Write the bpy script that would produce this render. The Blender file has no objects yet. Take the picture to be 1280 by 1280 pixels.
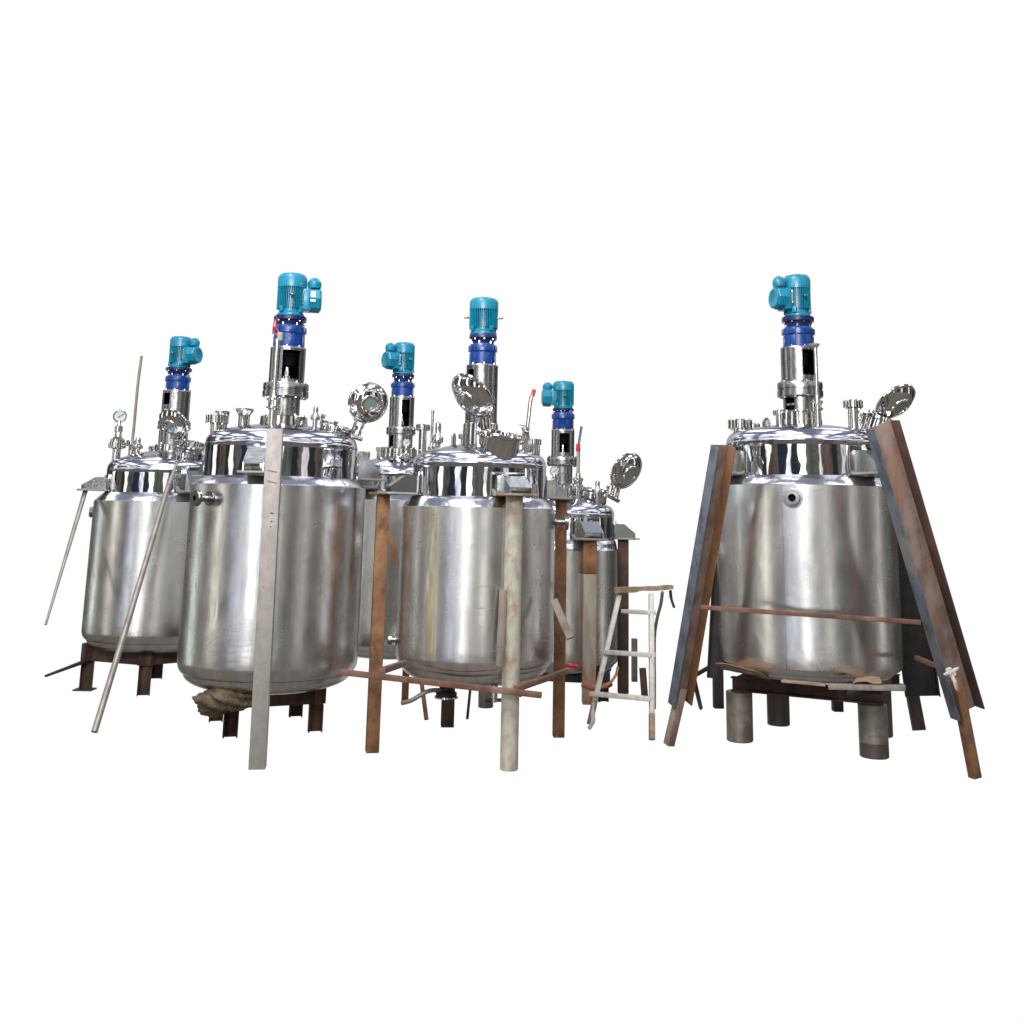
import bpy, bmesh, math, random
from mathutils import Vector, Matrix
random.seed(7)
PI = math.pi
S = bpy.context.scene
COL = S.collection

# ------------------------------------------------------------------ camera
HC = 1.6; FOC = 1290.0; PPX, PPY = 640.0, 399.0
PITCH = math.radians(10.9); ROLL = math.radians(1.24)
R0 = Vector((1, 0, 0)); U0 = Vector((0, -math.sin(PITCH), math.cos(PITCH)))
FW = Vector((0, math.cos(PITCH), math.sin(PITCH)))
RT = R0*math.cos(ROLL) + U0*math.sin(ROLL)
UP = -R0*math.sin(ROLL) + U0*math.cos(ROLL)
CAM = Vector((0, 0, HC))
cd = bpy.data.cameras.new('camera'); cam = bpy.data.objects.new('camera', cd); COL.objects.link(cam)
cd.sensor_width = 36.0; cd.lens = 36.0*FOC/1280.0; cd.shift_y = (PPY-640.0)/1280.0
cd.clip_start = 0.1; cd.clip_end = 500
m = Matrix((RT, UP, -FW)).transposed().to_4x4(); m.translation = CAM
cam.matrix_world = m
S.camera = cam
S.view_settings.view_transform = 'Standard'; S.view_settings.look = 'None'
S.view_settings.exposure = 0.0; S.view_settings.gamma = 1.0
S.render.engine = 'CYCLES'
S.cycles.max_bounces = 10; S.cycles.glossy_bounces = 6; S.cycles.diffuse_bounces = 3
S.cycles.sample_clamp_indirect = 6.0

# ------------------------------------------------------------------ node maths helper
class E:
    def __init__(s, nt, sock): s.nt, s.s = nt, sock
    def _op(s, op, o=None, p=None, clamp=False):
        n = s.nt.nodes.new('ShaderNodeMath'); n.operation = op; n.use_clamp = clamp
        s.nt.links.new(s.s, n.inputs[0])
        for i, v in ((1, o), (2, p)):
            if v is None: continue
            if isinstance(v, E): s.nt.links.new(v.s, n.inputs[i])
            else: n.inputs[i].default_value = v
        return E(s.nt, n.outputs[0])
    def __add__(s, o): return s._op('ADD', o)
    def __sub__(s, o): return s._op('SUBTRACT', o)
    def __mul__(s, o): return s._op('MULTIPLY', o)
    def __truediv__(s, o): return s._op('DIVIDE', o)
    def inv(s): return (s*-1.0)+1.0
    def smooth(s, a, b):
        n = s.nt.nodes.new('ShaderNodeMapRange'); n.interpolation_type = 'SMOOTHSTEP'
        s.nt.links.new(s.s, n.inputs['Value'])
        n.inputs['From Min'].default_value = a; n.inputs['From Max'].default_value = b
        return E(s.nt, n.outputs['Result'])
def mixc(nt, f, a, b):
    n = nt.nodes.new('ShaderNodeMix'); n.data_type = 'RGBA'
    for sock, v in ((n.inputs[0], f), (n.inputs[6], a), (n.inputs[7], b)):
        if isinstance(v, E): nt.links.new(v.s, sock)
        elif hasattr(v, 'is_output'): nt.links.new(v, sock)
        elif isinstance(v, (int, float)): sock.default_value = v
        else: sock.default_value = (*v, 1.0)
    return n.outputs[2]
def ramp(nt, fac, stops, interp='LINEAR'):
    n = nt.nodes.new('ShaderNodeValToRGB'); n.color_ramp.interpolation = interp
    el = n.color_ramp.elements
    while len(el) > 1: el.remove(el[-1])
    for i, (p, c) in enumerate(stops):
        e = el[0] if i == 0 else el.new(p)
        e.position = p; e.color = (*c, 1.0) if len(c) == 3 else c
    nt.links.new(fac.s if isinstance(fac, E) else fac, n.inputs[0])
    return n.outputs[0]
def noise(nt, vec, scale, detail=3.0, rough=0.5, dist=0.0):
    n = nt.nodes.new('ShaderNodeTexNoise')
    n.inputs['Scale'].default_value = scale; n.inputs['Detail'].default_value = detail
    n.inputs['Roughness'].default_value = rough; n.inputs['Distortion'].default_value = dist
    if vec is not None: nt.links.new(vec, n.inputs['Vector'])
    return E(nt, n.outputs[0])
def mapping(nt, vec, sc, loc=(0, 0, 0)):
    n = nt.nodes.new('ShaderNodeMapping'); n.inputs['Scale'].default_value = sc; n.inputs['Location'].default_value = loc
    nt.links.new(vec, n.inputs['Vector']); return n.outputs[0]
def sep(nt, vec):
    n = nt.nodes.new('ShaderNodeSeparateXYZ'); nt.links.new(vec, n.inputs[0])
    return [E(nt, o) for o in n.outputs]

# ------------------------------------------------------------------ world: white sweep ahead, a lit workshop hall behind the camera
W = bpy.data.worlds.new('World'); S.world = W; W.use_nodes = True
nt = W.node_tree; nt.nodes.clear()
tc = nt.nodes.new('ShaderNodeTexCoord')
x, y, z = sep(nt, tc.outputs['Generated'])
h = (x*x + y*y)._op('SQRT')._op('MAXIMUM', 1e-4)
az = x._op('ARCTAN2', y*-1.0)                    # 0 = behind the camera, +-pi = straight ahead
fac = az*(1.0/(2*PI)) + 0.5
D_ = (0.035, 0.035, 0.042); NV = (0.03, 0.04, 0.075); GR = (0.16, 0.19, 0.15); BR = (0.15, 0.12, 0.09)
GY = (0.19, 0.18, 0.18); WH = (6.0, 6.1, 6.2); BL = (2.1, 2.25, 2.6); YE = (2.5, 2.45, 2.15); GW = (2.6, 2.9, 2.75); CR = (2.2, 2.1, 2.0)
wl = [(-180, GY), (-134, D_), (-128, GY), (-118, D_), (-110, GW), (-100, D_), (-92, BR), (-80, D_), (-71, YE), (-62, GY), (-52, NV),
      (-38, BL), (-31, D_), (-20, WH), (-12, GR), (2, GY), (8, CR), (14, GR), (26, D_), (36, GY), (43, (1.15, 1.12, 1.1)), (51, D_),
      (62, BR), (74, GY), (83, CR), (89, D_), (101, GR), (112, D_), (126, BR), (134, GY)]
wall = ramp(nt, fac, [((d+180)/360.0, c) for d, c in wl], 'CONSTANT')
clut = noise(nt, mapping(nt, tc.outputs['Generated'], (9, 9, 14)), 1.0, 4.0, 0.6).smooth(0.3, 0.62)
wallc = mixc(nt, clut*0.75 + 0.25, (0.03, 0.03, 0.035), wall)
# roof: bluish sheet with lines of skylights
sk = (x/(z._op('MAXIMUM', 0.05)))
rows = (sk*1.15 + 0.2)._op('FRACT').smooth(0.48, 0.66)
seg = (y/(z._op('MAXIMUM', 0.05))*0.9)._op('FRACT').smooth(0.2, 0.4)
roof = mixc(nt, rows*seg, (0.21, 0.23, 0.31), (2.5, 2.55, 2.8))
flo = mixc(nt, noise(nt, tc.outputs['Generated'], 5.0), (0.13, 0.12, 0.11), (0.24, 0.22, 0.20))
c = mixc(nt, z.smooth(0.30, 0.34), wallc, roof)
c = mixc(nt, z.smooth(-0.19, -0.15).inv(), c, flo)
front = (y/h).smooth(0.795, 0.83)*z.smooth(-0.46, -0.42)*z.smooth(0.52, 0.60).inv()
c = mixc(nt, front, c, (1.02, 1.02, 1.02))
bg = nt.nodes.new('ShaderNodeBackground'); nt.links.new(c, bg.inputs[0]); bg.inputs[1].default_value = 1.0
out = nt.nodes.new('ShaderNodeOutputWorld'); nt.links.new(bg.outputs[0], out.inputs[0])
W.cycles.sampling_method = 'MANUAL'; W.cycles.sample_map_resolution = 1024

def lamp(name, loc, target, sx, sy, power, col):
    l = bpy.data.lights.new(name, 'AREA'); l.shape = 'RECTANGLE'; l.size = sx; l.size_y = sy; l.energy = power; l.color = col
    o = bpy.data.objects.new(name, l); COL.objects.link(o); o.location = loc
    o.rotation_euler = (Vector(target)-Vector(loc)).to_track_quat('-Z', 'Y').to_euler()
    return o
lamp('overhead_fill', (-2.5, 3.0, 8.5), (0, 8.0, 1.5), 3.0, 3.0, 600, (0.93, 0.96, 1.0))  # added soft overhead area light, only there to shape the forms
lamp('camera_side_fill', (-1.0, -3.0, 6.0), (0, 7.5, 1.0), 5.0, 2.5, 850, (1.0, 0.97, 0.93))  # added fill light behind the camera, brightens faces turned towards it

# ------------------------------------------------------------------ picture -> place
def ray(px, py): return FW + RT*((px-PPX)/FOC) + UP*((PPY-py)/FOC)
def at(px, py, D):
    d = ray(px, py); return CAM + d*(D/math.hypot(d.x, d.y))
def gnd(px, py, zz=0.0):
    d = ray(px, py); return CAM + d*((zz-HC)/d.z)
def az_of(px, py):
    d = ray(px, py); return math.atan2(d.x, d.y)
def mpp(p): return (p-CAM).dot(FW)/FOC            # metres per photo pixel at a point
def hd(p): return math.hypot(p.x, p.y)
TOCAM = -FW

# ------------------------------------------------------------------ mesh helpers
def obj(name, bm, mats, parent=None, origin=None, sharp=32, keep=False):
    bmesh.ops.remove_doubles(bm, verts=bm.verts, dist=1e-6)
    if not keep: bmesh.ops.recalc_face_normals(bm, faces=bm.faces)
    for f in bm.faces: f.smooth = True
    lim = math.radians(sharp)
    for e in bm.edges:
        if len(e.link_faces) == 2: e.smooth = e.calc_face_angle(0) < lim
    if origin is not None: bmesh.ops.translate(bm, verts=bm.verts, vec=-Vector(origin))
    me = bpy.data.meshes.new(name); bm.to_mesh(me); bm.free()
    for mt in (mats if isinstance(mats, (list, tuple)) else [mats]): me.materials.append(mt)
    o = bpy.data.objects.new(name, me); COL.objects.link(o)
    if parent is not None: o.parent = parent
    if origin is not None: o.location = origin
    return o
def empty(name, loc):
    o = bpy.data.objects.new(name, None); o.empty_display_size = 0.1; COL.objects.link(o); o.location = loc; return o
def tag(o, label, cat, group=None):
    o['label'] = label; o['category'] = cat
    if group: o['group'] = group
    return o
def frame(n):
    n = Vector(n).normalized()
    a = Vector((0, 0, 1)) if abs(n.z) < 0.9 else Vector((0, 1, 0))
    u = a.cross(n).normalized(); return u, n.cross(u), n
def lathe(bm, prof, seg=48, c=(0, 0, 0), axis=(0, 0, 1), mi=0):
    u, v, n = frame(axis); c = Vector(c); rings = []
    for r, hh in prof:
        if r < 1e-5: rings.append([bm.verts.new(c+n*hh)])
        else: rings.append([bm.verts.new(c+n*hh+u*(r*math.cos(2*PI*i/seg))+v*(r*math.sin(2*PI*i/seg))) for i in range(seg)])
    for a, b in zip(rings, rings[1:]):
        for i in range(seg):
            j = (i+1) % seg
            if len(a) == 1 and len(b) == 1: continue
            if len(a) == 1: f = bm.faces.new((a[0], b[i], b[j]))
            elif len(b) == 1: f = bm.faces.new((a[i], a[j], b[0]))
            else: f = bm.faces.new((a[i], a[j], b[j], b[i]))
            f.material_index = mi
    return bm
def cyl(bm, a, b, r, r2=None, seg=20, bev=0.0, mi=0):
    a, b = Vector(a), Vector(b); L = (b-a).length; r2 = r if r2 is None else r2
    e = min(bev, r*0.45, L*0.45)
    prof = [(0, 0), (r-e, 0), (r, e), (r2, L-e), (r2-e, L), (0, L)] if e > 0 else [(0, 0), (r, 0), (r2, L), (0, L)]
    return lathe(bm, prof, seg, a, b-a, mi)
def tube(bm, pts, r, seg=10, mi=0):
    pts = [Vector(p) for p in pts]; rings = []
    t0 = (pts[1]-pts[0]).normalized(); u, v, _ = frame(t0)
    for i, p in enumerate(pts):
        t = (pts[min(i+1, len(pts)-1)]-pts[max(i-1, 0)]).normalized()
        u = (u-t*u.dot(t)).normalized(); v = t.cross(u)
        rr = r[i] if isinstance(r, (list, tuple)) else r
        rings.append([bm.verts.new(p+u*(rr*math.cos(2*PI*k/seg))+v*(rr*math.sin(2*PI*k/seg))) for k in range(seg)])
    for a, b in zip(rings, rings[1:]):
        for k in range(seg):
            bm.faces.new((a[k], a[(k+1) % seg], b[(k+1) % seg], b[k])).material_index = mi
    bm.faces.new(rings[0][::-1]); bm.faces.new(rings[-1])
    return bm
def spline(pts, n=8):
    pts = [Vector(p) for p in pts]; P = [pts[0]]+pts+[pts[-1]]; o = []
    for i in range(1, len(P)-2):
        for k in range(n):
            t = k/n; a, b, c_, d = P[i-1], P[i], P[i+1], P[i+2]
            o.append(0.5*((2*b)+(c_-a)*t+(2*a-5*b+4*c_-d)*t*t+(3*b-a-3*c_+d)*t**3))
    return o+[pts[-1]]
def box(bm, c, u, v, w, su, sv, sw, bev=0.0, mi=0):
    """box centred c with axes u,v,w and full sizes"""
    u, v, w, c = Vector(u).normalized(), Vector(v).normalized(), Vector(w).normalized(), Vector(c)
    g = bmesh.new(); bmesh.ops.create_cube(g, size=1.0)
    if bev > 0:
        for q in g.verts: q.co = Vector((q.co.x*su, q.co.y*sv, q.co.z*sw))
        bmesh.ops.bevel(g, geom=g.edges[:], offset=bev, segments=2, affect='EDGES', profile=0.5)
        su = sv = sw = 1.0
    mp = {q: bm.verts.new(c+u*(q.co.x*su)+v*(q.co.y*sv)+w*(q.co.z*sw)) for q in g.verts}
    for f in g.faces: bm.faces.new([mp[q] for q in f.verts]).material_index = mi
    g.free(); return bm
def beam(bm, a, b, su, sv, hint=(0, -1, 0), bev=0.004, mi=0):
    """square bar from a to b; sv is the size along hint"""
    a, b = Vector(a), Vector(b); w = (b-a).normalized(); hv = Vector(hint); hv = (hv-w*hv.dot(w)).normalized(); u = hv.cross(w)
    return box(bm, (a+b)/2, u, hv, w, su, sv, (b-a).length, bev, mi)
def prism(bm, pts, depth_vec, mi=0):
    d = Vector(depth_vec); A = [bm.verts.new(Vector(p)) for p in pts]; B = [bm.verts.new(Vector(p)+d) for p in pts]
    fs = [bm.faces.new(A), bm.faces.new(B[::-1])]
    for i in range(len(A)):
        j = (i+1) % len(A); fs.append(bm.faces.new((A[j], A[i], B[i], B[j])))
    for f in fs: f.material_index = mi
    return bm
def channel(bm, a, b, face, W_, F_, T_, mi=(0, 0, 0), cut=0.0):
    """rolled channel from a to b, open towards face"""
    a, b = Vector(a), Vector(b); w = (b-a).normalized(); n = Vector(face); n = (n-w*n.dot(w)).normalized(); u = w.cross(n)
    if u.x < 0: u = -u
    L = (b-a).length; c_ = (a+b)/2
    box(bm, c_, u, n, w, W_-2*T_, T_, L, 0.002, mi[1])
    box(bm, c_-u*(W_/2-T_/2)+n*(F_/2-T_/2), u, n, w, T_, F_, L, 0.003, mi[0])
    box(bm, c_+u*(W_/2-T_/2)+n*(F_/2-T_/2), u, n, w, T_, F_, L, 0.003, mi[2])
    return bm

# ------------------------------------------------------------------ materials
def newmat(name):
    mt = bpy.data.materials.new(name); mt.use_nodes = True; t = mt.node_tree
    return mt, t, t.nodes['Principled BSDF'], t.nodes.new('ShaderNodeTexCoord').outputs['Object']
def setp(t, p, key, v):
    if isinstance(v, E): t.links.new(v.s, p.inputs[key])
    elif hasattr(v, 'is_output'): t.links.new(v, p.inputs[key])
    else: p.inputs[key].default_value = (*v, 1.0) if isinstance(v, tuple) and len(v) == 3 else v
def bump(t, p, hgt, strength, dist):
    n = t.nodes.new('ShaderNodeBump'); n.inputs['Strength'].default_value = strength; n.inputs['Distance'].default_value = dist
    t.links.new(hgt.s, n.inputs['Height']); t.links.new(n.outputs[0], p.inputs['Normal'])
def steel(name, base, rough, var=0.04, dent=0.004, nsc=4.0, aniso=0.0):
    mt, t, p, oc = newmat(name)
    setp(t, p, 'Metallic', 1.0); setp(t, p, 'Specular Tint', (0.42, 0.42, 0.44))
    n1 = noise(t, oc, 9.0, 5.0, 0.6); n2 = noise(t, oc, nsc, 2.0)
    setp(t, p, 'Base Color', mixc(t, n1.smooth(0.35, 0.7), base, tuple(q*0.86 for q in base)))
    setp(t, p, 'Roughness', n1*var + (rough-var*0.5))
    if dent: bump(t, p, n2, 0.5, dent)
    return mt
def jacket_mat(name, stains=(), seams=(), seed=0.0, tone=1.0):
    mt, t, p, oc = newmat(name)
    setp(t, p, 'Metallic', 1.0); setp(t, p, 'Specular Tint', (0.42, 0.41, 0.41))
    X, Y, Z = sep(t, oc)
    ph = X._op('ARCTAN2', Y*-1.0)
    st = noise(t, mapping(t, oc, (7, 7, 0.9), (seed, 0, 0)), 1.0, 4.0, 0.6)
    bl = noise(t, mapping(t, oc, (2.6, 2.6, 2.0), (0, seed, 0)), 1.0, 3.0, 0.55, 0.6)
    fi = noise(t, mapping(t, oc, (1, 1, 14), (0, 0, seed)), 14.0, 4.0, 0.7)
    a = tuple(q*tone for q in (0.83, 0.815, 0.80)); b = tuple(q*tone for q in (0.58, 0.565, 0.55))
    col = mixc(t, st.smooth(0.32, 0.68)*0.7 + bl.smooth(0.35, 0.7)*0.3, a, b)
    for (p0, wd, z0, z1, cc, amt) in stains:
        mk = ((ph-p0)/wd)._op('ABSOLUTE').smooth(0.0, 1.0).inv()*Z.smooth(z0, z0+0.25)*Z.smooth(z1-0.1, z1).inv()
        mk = mk*noise(t, mapping(t, oc, (22, 22, 1.4), (seed, 3, 0)), 1.0, 3.0).smooth(0.40, 0.62)*amt
        col = mixc(t, mk, col, cc)
    for (p0, wd) in seams:
        mk = (ph-p0)._op('ABSOLUTE').smooth(wd*0.4, wd).inv()*0.4
        col = mixc(t, mk, col, (0.16, 0.14, 0.13))
    sp = noise(t, mapping(t, oc, (1, 1, 0.8)), 26.0, 1.0)
    col = mixc(t, sp.smooth(0.76, 0.78)*0.45, col, (0.12, 0.11, 0.10))
    setp(t, p, 'Base Color', col)
    mo = noise(t, mapping(t, oc, (1, 1, 0.7), (seed, seed, 0)), 6.0, 3.0, 0.5)
    setp(t, p, 'Roughness', mo*0.17 + bl*0.10 + st*0.08 + fi*0.06 + 0.04)
    setp(t, p, 'Anisotropic', 0.6)
    tg = t.nodes.new('ShaderNodeTangent'); tg.direction_type = 'RADIAL'; tg.axis = 'Z'
    t.links.new(tg.outputs[0], p.inputs['Tangent'])
    bump(t, p, bl + mo*0.08, 0.42, 0.011)
    return mt
def rusty(name, base, dark, spot, metal=0.0, rough=0.75, sc=10.0, amt=1.0, stretch=(1, 1, 0.8), lo=0.5, hi=0.68):
    mt, t, p, oc = newmat(name)
    v = mapping(t, oc, stretch)
    a = noise(t, v, sc, 6.0, 0.65); b = noise(t, v, sc*0.35, 4.0, 0.6, 0.4); g = noise(t, oc, 90.0, 2.0)
    col = mixc(t, a.smooth(0.35, 0.68), base, dark)
    col = mixc(t, b.smooth(lo, hi)*amt, col, spot)
    col = mixc(t, g.smooth(0.62, 0.8)*0.35, col, tuple(q*0.45 for q in dark))
    setp(t, p, 'Base Color', col); setp(t, p, 'Metallic', metal)
    setp(t, p, 'Roughness', a*0.25 + (rough-0.12))
    bump(t, p, a*0.6 + g*0.4, 0.35, 0.004)
    return mt
def paint(name, c, rough=0.35, coat=0.3, var=0.15):
    mt, t, p, oc = newmat(name)
    n1 = noise(t, oc, 16.0, 4.0, 0.6)
    setp(t, p, 'Base Color', mixc(t, n1.smooth(0.4, 0.75)*var*2, c, tuple(q*0.6 for q in c)))
    setp(t, p, 'Roughness', n1*0.15 + (rough-0.07)); setp(t, p, 'Coat Weight', coat); setp(t, p, 'Coat Roughness', 0.15)
    bump(t, p, noise(t, oc, 40.0, 3.0), 0.12, 0.003)
    return mt
M = {}
M['mirror'] = steel('mirror_steel', (0.66, 0.66, 0.67), 0.06, 0.06, 0.014, 4.0)
M['dome'] = steel('dome_steel', (0.70, 0.70, 0.74), 0.13, 0.08, 0.014, 5.0)
M['cone'] = steel('cone_steel', (0.80, 0.80, 0.82), 0.20, 0.10, 0.014, 9.0)
M['fit'] = steel('fitting_steel', (0.70, 0.685, 0.65), 0.14, 0.08, 0.0015, 14.0)
M['satin'] = steel('satin_steel', (0.34, 0.34, 0.335), 0.27, 0.16, 0.008, 9.0)
M['satin2'] = steel('turned_steel', (0.50, 0.49, 0.475), 0.32, 0.12, 0.003, 20.0)
M['lug'] = steel('lug_steel', (0.58, 0.60, 0.57), 0.22, 0.12, 0.004, 10.0)
M['lid'] = steel('lid_steel', (0.78, 0.75, 0.71), 0.07, 0.05, 0.002, 6.0)
M['plate'] = rusty('plate_steel', (0.31, 0.285, 0.26), (0.25, 0.23, 0.21), (0.33, 0.28, 0.255), 0.35, 0.55, 22.0, 0.7, (1, 1, 0.5))
M['inside_shade'] = paint('dark_inside_shade', (0.005, 0.005, 0.005), 0.8, 0.0); M['inside_shade'].node_tree.nodes['Principled BSDF'].inputs['Specular IOR Level'].default_value = 0.08  # near-black, low-specular colour stands in for shade within openings
M['black'] = paint('black_rubber', (0.015, 0.015, 0.016), 0.6, 0.0)
M['teal'] = paint('teal_paint', (0.0, 0.205, 0.325), 0.38, 0.25)
M['blue'] = paint('blue_paint', (0.0, 0.038, 0.21), 0.34, 0.25)
M['navy'] = paint('navy_paint', (0.002, 0.012, 0.075), 0.38, 0.2)
M['dial'] = paint('gauge_dial', (0.50, 0.53, 0.56), 0.4, 0.2)
M['red'] = paint('red_plastic', (0.50, 0.02, 0.025), 0.45, 0.1)
M['pen'] = paint('red_pen', (0.30, 0.10, 0.09), 0.7, 0.0)
M['yellow'] = paint('yellow_hose', (0.36, 0.21, 0.06), 0.5, 0.1)
M['orange'] = paint('orange_hose', (0.30, 0.07, 0.03), 0.5, 0.1)
M['brass'] = steel('brass', (0.72, 0.58, 0.30), 0.25)
M['white'] = paint('white_plastic', (0.78, 0.78, 0.76), 0.5, 0.0)
M['rust'] = rusty('rusty_steel', (0.19, 0.088, 0.034), (0.085, 0.038, 0.018), (0.30, 0.14, 0.05))
M['redrust'] = rusty('red_oxide_bar', (0.145, 0.065, 0.040), (0.075, 0.034, 0.023), (0.20, 0.105, 0.07))
M['darkrust'] = rusty('dark_brown_steel', (0.055, 0.026, 0.016), (0.022, 0.012, 0.009), (0.105, 0.048, 0.026))
M['blacksteel'] = rusty('black_steel', (0.018, 0.015, 0.014), (0.009, 0.008, 0.008), (0.035, 0.024, 0.018))
M['mill'] = rusty('blue_mill_scale', (0.15, 0.17, 0.20), (0.065, 0.075, 0.085), (0.23, 0.21, 0.19), 0.3, 0.5, 9.0, 0.8, (1, 1, 0.6))
M['web'] = rusty('brown_mill_scale', (0.30, 0.215, 0.185), (0.15, 0.10, 0.08), (0.30, 0.14, 0.06), 0.1, 0.6, 8.0, 0.5, (1, 1, 0.5), 0.52, 0.70)
M['webdark'] = rusty('plum_mill_scale', (0.080, 0.046, 0.040), (0.035, 0.022, 0.020), (0.13, 0.065, 0.04), 0.1, 0.6, 7.0, 0.8, (1, 1, 0.5))
M['flrust'] = rusty('orange_rust_flange', (0.20, 0.09, 0.04), (0.12, 0.055, 0.03), (0.30, 0.14, 0.04), 0.0, 0.7, 8.0, 0.9, (1, 1, 0.6))
M['cream'] = rusty('cream_paint_rusting', (0.40, 0.375, 0.30), (0.27, 0.245, 0.19), (0.24, 0.115, 0.04), 0.0, 0.55, 13.0, 0.7, (1.3, 1.3, 0.75), 0.53, 0.66)
M['greyrust'] = rusty('grey_paint_rusting', (0.30, 0.27, 0.22), (0.22, 0.19, 0.15), (0.32, 0.12, 0.03), 0.0, 0.6, 8.0, 0.95, (2.4, 2.4, 0.4), 0.44, 0.58)
M['aged'] = rusty('aged_pipe', (0.25, 0.225, 0.19), (0.12, 0.105, 0.085), (0.31, 0.28, 0.235), 0.6, 0.55, 6.0, 0.6)
M['ageddark'] = rusty('dark_pipe', (0.075, 0.06, 0.052), (0.05, 0.04, 0.035), (0.09, 0.07, 0.06), 0.2, 0.5)  # darker brown pipe tone, for rear stubs and one stub's bottom band
M['ladder'] = rusty('chipped_white_paint', (0.58, 0.55, 0.50), (0.44, 0.41, 0.37), (0.28, 0.19, 0.12), 0.0, 0.55, 14.0, 0.6, (1, 1, 0.5), 0.56, 0.72)
M['wood'] = rusty('old_wood', (0.28, 0.185, 0.12), (0.16, 0.10, 0.065), (0.34, 0.25, 0.175), 0.0, 0.8, 12.0, 0.7, (0.25, 1, 1))
M['greywood'] = rusty('grey_wood', (0.21, 0.17, 0.14), (0.12, 0.10, 0.085), (0.25, 0.205, 0.17), 0.0, 0.85, 14.0, 0.7, (1, 1, 0.2))
M['card'] = rusty('cardboard', (0.29, 0.18, 0.105), (0.21, 0.13, 0.075), (0.33, 0.22, 0.135), 0.0, 0.9, 6.0, 0.6)
M['sack'] = rusty('burlap', (0.105, 0.08, 0.047), (0.05, 0.038, 0.022), (0.16, 0.125, 0.075), 0.0, 0.95, 14.0, 0.7, (1, 1, 1))
M['pipe'] = rusty('dull_conduit', (0.29, 0.255, 0.22), (0.22, 0.19, 0.165), (0.34, 0.31, 0.27), 0.5, 0.5, 14.0, 0.6)
M['rag'] = paint('rag_cloth', (0.46, 0.43, 0.39), 0.9, 0.0)
mt, t, p, oc = newmat('sight_glass'); setp(t, p, 'Base Color', (0.16, 0.20, 0.17)); setp(t, p, 'Roughness', 0.05); setp(t, p, 'Coat Weight', 1.0); M['glass'] = mt

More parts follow.
